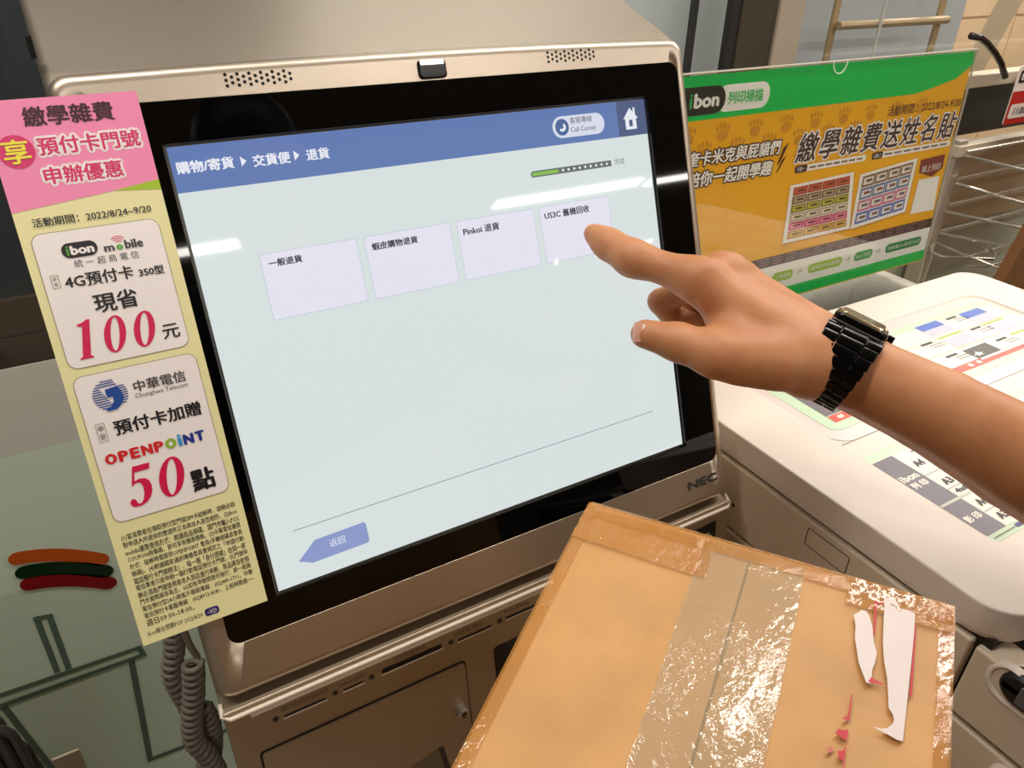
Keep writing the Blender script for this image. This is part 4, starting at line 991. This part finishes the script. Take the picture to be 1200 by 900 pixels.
# knuckle bumps
cap(C3(846, 313, .596), C3(856, 315, .599), .0095, .0095, .016); cap(C3(823, 324, .577), C3(826, 325, .577), .010, .010, .008)
cap(C3(738, 301, .596), C3(736, 300, .597), .0106, .0106, .008)
H = .0017
P_all = np.array([q for t in HB for q in (t[0], t[1])]); rmax = .05
mnb = P_all.min(0)-rmax; mxb = P_all.max(0)+rmax
n3 = np.ceil((mxb-mnb)/H).astype(int)
D = np.full(n3, .03, dtype=np.float32)
ax = [mnb[i]+H*np.arange(n3[i]) for i in range(3)]
for a, b, ra, rb, k in HB:
    mg = max(ra, rb)+.028
    lo = np.maximum(((np.minimum(a, b)-mg-mnb)/H).astype(int), 0); hi = np.minimum(((np.maximum(a, b)+mg-mnb)/H).astype(int)+1, n3)
    sl_ = tuple(slice(lo[i], hi[i]) for i in range(3))
    X = ax[0][sl_[0]][:, None, None].astype(np.float32); Y = ax[1][sl_[1]][None, :, None].astype(np.float32); Z = ax[2][sl_[2]][None, None, :].astype(np.float32)
    ab = b-a; L2 = max(ab.dot(ab), 1e-12)
    t = np.clip(((X-a[0])*ab[0]+(Y-a[1])*ab[1]+(Z-a[2])*ab[2])/L2, 0, 1)
    d = np.sqrt((X-a[0]-t*ab[0])**2+(Y-a[1]-t*ab[1])**2+(Z-a[2]-t*ab[2])**2)-(ra+(rb-ra)*t)
    c = D[sl_]
    if k > 0:
        h = np.maximum(k-np.abs(c-d), 0)/k; D[sl_] = np.minimum(c, d)-h*h*k*.25
    else: D[sl_] = np.minimum(c, d)
# creases: thin grooves pressed into the surface
def groove(pts, r, depth):
    global D
    for a, b in zip(pts[:-1], pts[1:]):
        mg = r*3
        lo = np.maximum(((np.minimum(a, b)-mg-mnb)/H).astype(int), 0); hi = np.minimum(((np.maximum(a, b)+mg-mnb)/H).astype(int)+1, n3)
        s_ = tuple(slice(lo[i], hi[i]) for i in range(3))
        X = ax[0][s_[0]][:, None, None]; Y = ax[1][s_[1]][None, :, None]; Z = ax[2][s_[2]][None, None, :]
        ab = b-a; L2 = max(ab.dot(ab), 1e-12); t = np.clip(((X-a[0])*ab[0]+(Y-a[1])*ab[1]+(Z-a[2])*ab[2])/L2, 0, 1)
        d = np.sqrt((X-a[0]-t*ab[0])**2+(Y-a[1]-t*ab[1])**2+(Z-a[2]-t*ab[2])**2)
        D[s_] += (depth*np.exp(-(d/r)**2)).astype(np.float32)
def surf_nets(D, mnb, H):
    s = D < 0; nx, ny, nz = D.shape
    acc = np.zeros((nx-1, ny-1, nz-1, 3), np.float32); cnt = np.zeros((nx-1, ny-1, nz-1), np.float32)
    c8 = sum(s[i:nx-1+i, j:ny-1+j, k:nz-1+k].astype(np.int8) for i in (0, 1) for j in (0, 1) for k in (0, 1))
    act = (c8 > 0) & (c8 < 8); I = np.argwhere(act)
    pos_ = np.zeros((len(I), 3)); cn = np.zeros(len(I))
    cor = [(i, j, k) for i in (0, 1) for j in (0, 1) for k in (0, 1)]
    val = {c: D[I[:, 0]+c[0], I[:, 1]+c[1], I[:, 2]+c[2]] for c in cor}
    for c in cor:
        for axx in range(3):
            if c[axx] == 0:
                e = list(c); e[axx] = 1; e = tuple(e); va, vb = val[c], val[e]; mk = (va < 0) != (vb < 0)
                t = np.where(mk, va/np.where(mk, va-vb, 1), 0)
                p = np.array(c, float)[None, :].repeat(len(I), 0); p[:, axx] += t
                pos_ += p*mk[:, None]; cn += mk
    V = (I+pos_/cn[:, None])*H+mnb
    idx = -np.ones(act.shape, np.int64); idx[act] = np.arange(len(I))
    Fs = []
    for axx in range(3):
        s0 = s.take(range(0, s.shape[axx]-1), axx); s1 = s.take(range(1, s.shape[axx]), axx)
        E_ = np.argwhere(s0 != s1); b, c = [(1, 2), (2, 0), (0, 1)][axx]
        E_ = E_[(E_[:, b] > 0) & (E_[:, c] > 0)]
        E_ = E_[(E_[:, b] < act.shape[b]) & (E_[:, c] < act.shape[c])]
        def g(db, dc):
            q = E_.copy(); q[:, b] -= db; q[:, c] -= dc; return idx[q[:, 0], q[:, 1], q[:, 2]]
        quad_ = np.stack([g(0, 0), g(1, 0), g(1, 1), g(0, 1)], 1)
        ins = s[E_[:, 0], E_[:, 1], E_[:, 2]]
        quad_[~ins] = quad_[~ins][:, ::-1]
        Fs.append(quad_)
    return V, np.concatenate(Fs)
groove([C3(812, 352, .570), C3(818, 368, .566), C3(826, 384, .562)], .0022, .0022)
groove([C3(736, 287, .592), C3(740, 291, .588)], .0012, .0010); groove([C3(741, 286, .592), C3(745, 291, .588)], .0012, .0010); groove([C3(731, 285, .594), C3(735, 289, .590)], .0010, .0009)
HV, HF = surf_nets(D, mnb, H)
Mx = np.array([rgt, dwn, fwd]); HVw = HV @ Mx + np.array(CAM)
skin = bpy.data.materials.new('skin'); skin.use_nodes = True
nt = skin.node_tree; b_ = nt.nodes['Principled BSDF']
tc = nt.nodes.new('ShaderNodeTexCoord'); n1 = nt.nodes.new('ShaderNodeTexNoise'); n1.inputs['Scale'].default_value = 26; n1.inputs['Detail'].default_value = 6
rp = nt.nodes.new('ShaderNodeValToRGB'); rp.color_ramp.elements[0].position = .3; rp.color_ramp.elements[1].position = .72
rp.color_ramp.elements[0].color = lin((182, 120, 78))+(1,); rp.color_ramp.elements[1].color = lin((200, 140, 96))+(1,)
nt.links.new(tc.outputs['Object'], n1.inputs['Vector']); nt.links.new(n1.outputs['Fac'], rp.inputs[0]); nt.links.new(rp.outputs[0], b_.inputs['Base Color'])
b_.inputs['Roughness'].default_value = .48; b_.inputs['Specular IOR Level'].default_value = .35
b_.inputs['Subsurface Weight'].default_value = .25; b_.inputs['Subsurface Radius'].default_value = (.008, .003, .0015); b_.inputs['Subsurface Scale'].default_value = .4
n2 = nt.nodes.new('ShaderNodeTexVoronoi'); n2.inputs['Scale'].default_value = 900
n4 = nt.nodes.new('ShaderNodeTexNoise'); n4.inputs['Scale'].default_value = 120; n4.inputs['Detail'].default_value = 5
ad = nt.nodes.new('ShaderNodeMath'); ad.operation = 'MULTIPLY_ADD'; ad.inputs[1].default_value = .35
bp = nt.nodes.new('ShaderNodeBump'); bp.inputs['Strength'].default_value = .3; bp.inputs['Distance'].default_value = .0006
nt.links.new(tc.outputs['Object'], n2.inputs['Vector']); nt.links.new(tc.outputs['Object'], n4.inputs['Vector'])
nt.links.new(n2.outputs[0], ad.inputs[0]); nt.links.new(n4.outputs['Fac'], ad.inputs[2]); nt.links.new(ad.outputs[0], bp.inputs['Height']); nt.links.new(bp.outputs[0], b_.inputs['Normal'])
person = obj('person', HVw, HF, skin, smooth=True)
tag(person, 'bare right forearm and hand of a person pointing with the index finger at the screen', 'person')
sm = person.modifiers.new('smooth', 'CORRECTIVE_SMOOTH'); sm.factor = .5; sm.iterations = 4; sm.use_only_smooth = True
# nails
nailm = mat('fingernail', (226, 168, 144), .25, spec=.6); nailw = mat('nail_tip', (240, 222, 206), .3)
def nail(c, along, up, ln, wd2, m, name, lift=.0, parent=person, curve=.0035, rim=None):
    c = np.array(c); al = along/np.linalg.norm(along); up = up-al*up.dot(al); up = up/np.linalg.norm(up); sd_ = np.cross(al, up)
    V = []; n = 8
    for i in range(n+1):
        for j in range(n+1):
            x = (i/n-.5)*2; y = (j/n-.5)*2
            k = math.sqrt(max(1-(x*y)**2*.35, 0))
            p = c+al*x*ln*.5*k+sd_*y*wd2*.5*k+up*(lift+.0003-curve*y*y-.0008*x*x)
            V.append(toW(p))
    Fs = [(i*(n+1)+j, (i+1)*(n+1)+j, (i+1)*(n+1)+j+1, i*(n+1)+j+1) for i in range(n) for j in range(n)]
    if rim: obj('nail_tip', V, [f for i, f in enumerate(Fs) if i % n == 0], rim, obj(name, V, [f for i, f in enumerate(Fs) if i % n], m, parent, smooth=True), smooth=True); return
    return obj(name, V, Fs, m, parent, smooth=True)
upn = np.array([-.25, -.9, -.25])
nail(iT+(iD-iT)*.25+upn/np.linalg.norm(upn)*.0068, iT-iD, upn, .0125, .0105, nailm, 'fingernail')
tu = np.array([-.75, -.1, -.65]); tu = tu/np.linalg.norm(tu)
nail(tT+tu*.0112, np.array([-.1, 1, .1]), tu, .0150, .0125, nailm, 'fingernail', curve=.0035, rim=nailw)

# ------------------------------------------------------------------ wristwatch
wat = thing('wristwatch', 'black metal link wristwatch worn on the pointing arm', 'watch', tuple(toW(C3(985, 425, .585))))
wblk = mat('watch_black_metal', (26, 25, 25), .14, .85, spec=.6); wcr = mat('watch_crystal_glare', (190, 172, 140), .12, .8, spec=.8); wedge = mat('watch_polished_edge', (60, 56, 54), .12, .9)  # crystal's tan tone painted in for a bright reflection
av = e1-wr; av = av/np.linalg.norm(av)
dv = np.array([.36, -.90, -.36]); dv -= av*dv.dot(av); dv /= np.linalg.norm(dv)
lv = np.cross(av, dv); lv = lv if lv[2] < 0 else -lv       # towards the camera
wc = C3(982, 424, .585)
SA, SL = .0325, .0430       # half height, half width of the loop
def wpt(th, a, r=0):
    """th from dorsal (0) through the camera side (90)"""
    return wc+dv*(SA+r)*math.cos(th)+lv*(SL+r)*math.sin(th)+av*a
th = math.radians(31); lim = math.radians(329); rows = 21
step = (lim-th)/rows
def link_block(t0, t1, a0, a1, r0, r1):
    V = []
    n = 3
    for (a, sgn) in ((a0, 1), (a1, -1)):
        for i in range(n+1):
            t = t0+(t1-t0)*i/n; bul = .0006*math.sin(math.pi*i/n)
            V.append(toW(wpt(t, a, r0))); V.append(toW(wpt(t, a, r1+bul)))
    Fs = []; m_ = 2*(n+1)
    for i in range(n):
        q = 2*i; Fs += [(q+1, q+3, m_+q+3, m_+q+1), (q, m_+q, m_+q+2, q+2), (q, q+2, q+3, q+1), (m_+q, m_+q+1, m_+q+3, m_+q+2)]
    Fs += [(0, 1, m_+1, m_), (m_-2, m_+m_-2, m_+m_-1, m_-1)]
    return V, Fs
for i in range(rows):
    f_ = min(1, min(i, rows-1-i)/7.); hw = .0210-.0050*f_
    t0 = th+step*i; t1 = t0+step*.93; off = step*.28
    cw_ = hw*.44
    lnk = obj('link', *link_block(t0, t1, -cw_, cw_, 0, .0034), wblk, wat, bevel=.0006)
    for s_ in (-1, 1):
        obj('side_link', *link_block(t0+off*.5, t1+off*.5, min(s_*cw_*1.06, s_*hw), max(s_*cw_*1.06, s_*hw), .0002, .0030), wblk, lnk, bevel=.0006)
# case
cc_ = wc+dv*(SA-.0035)
def cring(hx_, hy_, z, r):
    return [toW(cc_+av*x+lv*y+dv*z) for x, y in rrect(-hx_, hx_, -hy_, hy_, r, 6, 1)]
obj('case', *loft([cring(.017, .017, -.004, .005), cring(.0195, .0195, -.002, .006), cring(.0205, .0205, .002, .006), cring(.0205, .0205, .0058, .006), cring(.0195, .0195, .0070, .006), cring(.0185, .0185, .0070, .005)], cap0=True, cap1=True), wblk, wat, smooth=False, bevel=.0004)
obj('case_edge', *loft([cring(.0207, .0207, .0012, .006), cring(.0207, .0207, .0022, .006)]), mat('bright_edge', (0, 0, 0)), wat)
obj('crystal', *loft([cring(.0180, .0180, .0068, .005), cring(.0176, .0176, .0086, .005), cring(.0160, .0160, .0094, .004)], cap1=True), wcr, wat)
obj('crown', *tube([toW(cc_+av*.0205+dv*.003), toW(cc_+av*.0255+dv*.003)], .0034, 14), wblk, wat, bevel=.0004)
core = []
for i in range(61):
    t = th-.05+(lim-th+.1)*i/60; f_ = min(1, min(i, 60-i)/22.); hw = .0200-.0050*f_
    core.append([toW(wpt(t, x, r)) for x, r in ((-hw, .0003), (hw, .0003), (hw, .0018), (-hw, .0018))])
obj('band_core', *loft(core, cap0=True, cap1=True), wblk, wat)

# ------------------------------------------------------------------ the rest of the person, unseen, added behind the camera to block light
def sdf_mesh(caps, H, pad=.06):
    Pa = np.array([q for t in caps for q in (t[0], t[1])], float); lo_ = Pa.min(0)-.2; hi_ = Pa.max(0)+.2
    n = np.ceil((hi_-lo_)/H).astype(int); D = np.full(n, .5, np.float32); ax = [lo_[i]+H*np.arange(n[i]) for i in range(3)]
    X = ax[0][:, None, None]; Y = ax[1][None, :, None]; Z = ax[2][None, None, :]
    for a, b, ra, rb, k in caps:
        a = np.array(a, float); b = np.array(b, float); ab = b-a; L2 = max(ab.dot(ab), 1e-12)
        t = np.clip(((X-a[0])*ab[0]+(Y-a[1])*ab[1]+(Z-a[2])*ab[2])/L2, 0, 1)
        d = (np.sqrt((X-a[0]-t*ab[0])**2+(Y-a[1]-t*ab[1])**2+(Z-a[2]-t*ab[2])**2)-(ra+(rb-ra)*t)).astype(np.float32)
        h = np.maximum(k-np.abs(D-d), 0)/k; D = np.minimum(D, d)-h*h*k*.25
    return surf_nets(D, lo_, H)
shirt_m = mat('navy_shirt', (44, 48, 60), .85, noise=.1, scale=60); jeans = mat('dark_jeans', (40, 48, 66), .85, noise=.12, scale=60)
hair_m = mat('black_hair', (24, 20, 18), .5, bump=.4, bscale=200); shoe = mat('dark_shoe', (40, 38, 38), .5)
el = toW(e2); sr = (.385, -.64, 1.335); sl2 = (.035, -.76, 1.335)
elv = tuple(el); m_el = tuple(Vector(sr)*.35+el*.65)
V, Fq = sdf_mesh([(sr, m_el, .062, .058, .03), (sr, sl2, .07, .07, .05), ((.215, -.72, 1.24), (.215, -.76, .95), .12, .115, .06), ((.30, -.69, 1.24), (.29, -.76, .84), .10, .105, .06), ((.12, -.75, 1.24), (.14, -.80, .84), .10, .105, .06),
                  (sl2, (-.08, -.88, 1.06), .060, .052, .03)], .008)
obj('shirt', V, Fq, shirt_m, person, smooth=True)
V, Fq = sdf_mesh([((.28, -.79, .80), (.15, -.83, .80), .115, .115, .04), ((.29, -.79, .76), (.30, -.74, .36), .085, .06, .03), ((.30, -.74, .36), (.30, -.80, -.04), .06, .045, .02),
                  ((.13, -.84, .76), (.10, -.80, .36), .085, .06, .03), ((.10, -.80, .36), (.09, -.86, -.04), .06, .045, .02)], .010)
obj('trousers', V, Fq, jeans, person, smooth=True)
for x, y in ((.30, -.80), (.09, -.86)):
    V, Fq = sdf_mesh([((x, y, -.082), (x-.03, y+.15, -.088), .036, .030, .02)], .008); V[:, 2] = np.maximum(V[:, 2], FZ); obj('shoe', V, Fq, shoe, person, smooth=True)
hc = Vector((.205, -.73, 1.575)); fa = Vector((-.25, .80, -.55)).normalized(); hu = Vector((-.1, .5, .86)); hu = (hu-fa*hu.dot(fa)).normalized(); hs_ = fa.cross(hu)
def hp(f, u, s): return tuple(hc+fa*f+hu*u+hs_*s)
V, Fq = sdf_mesh([(hp(0, .02, 0), hp(-.02, .03, 0), .078, .082, .03), (hp(.03, -.05, 0), hp(.02, -.06, 0), .048, .048, .04), ((.205, -.74, 1.49), (.21, -.725, 1.36), .052, .058, .03),
                  (hp(.088, -.01, 0), hp(.096, -.025, 0), .010, .013, .012), (hp(.07, -.055, -.015), hp(.07, -.055, .015), .009, .009, .006), (hp(0, -.01, .078), hp(-.005, .01, .080), .012, .014, .008), (hp(0, -.01, -.078), hp(-.005, .01, -.080), .012, .014, .008),
                  (hp(.072, .018, .03), hp(.072, .018, .028), .010, .010, .006), (hp(.072, .018, -.03), hp(.072, .018, -.028), .010, .010, .006)], .005)
obj('head', V, Fq, skin, person, smooth=True)
V, Fq = sdf_mesh([(hp(-.012, .045, 0), hp(-.035, .03, 0), .082, .084, .03), (hp(-.05, -.02, 0), hp(-.045, -.03, 0), .062, .058, .03)], .006)
obj('hair', V, Fq, hair_m, person, smooth=True)
V, Fq = sdf_mesh([((-.08, -.88, 1.06), (-.09, -.895, 1.03), .044, .042, .02), ((-.09, -.895, 1.03), (-.085, -.72, 1.20), .042, .028, .02), ((-.085, -.72, 1.20), (-.075, -.64, 1.26), .028, .026, .02)]+
                 [((-.075, -.64, 1.26), (-.085+.012*k, -.60, 1.30+.004*k), .012, .009, .008) for k in range(5)], .005)
obj('left_forearm', V, Fq, skin, person, smooth=True)
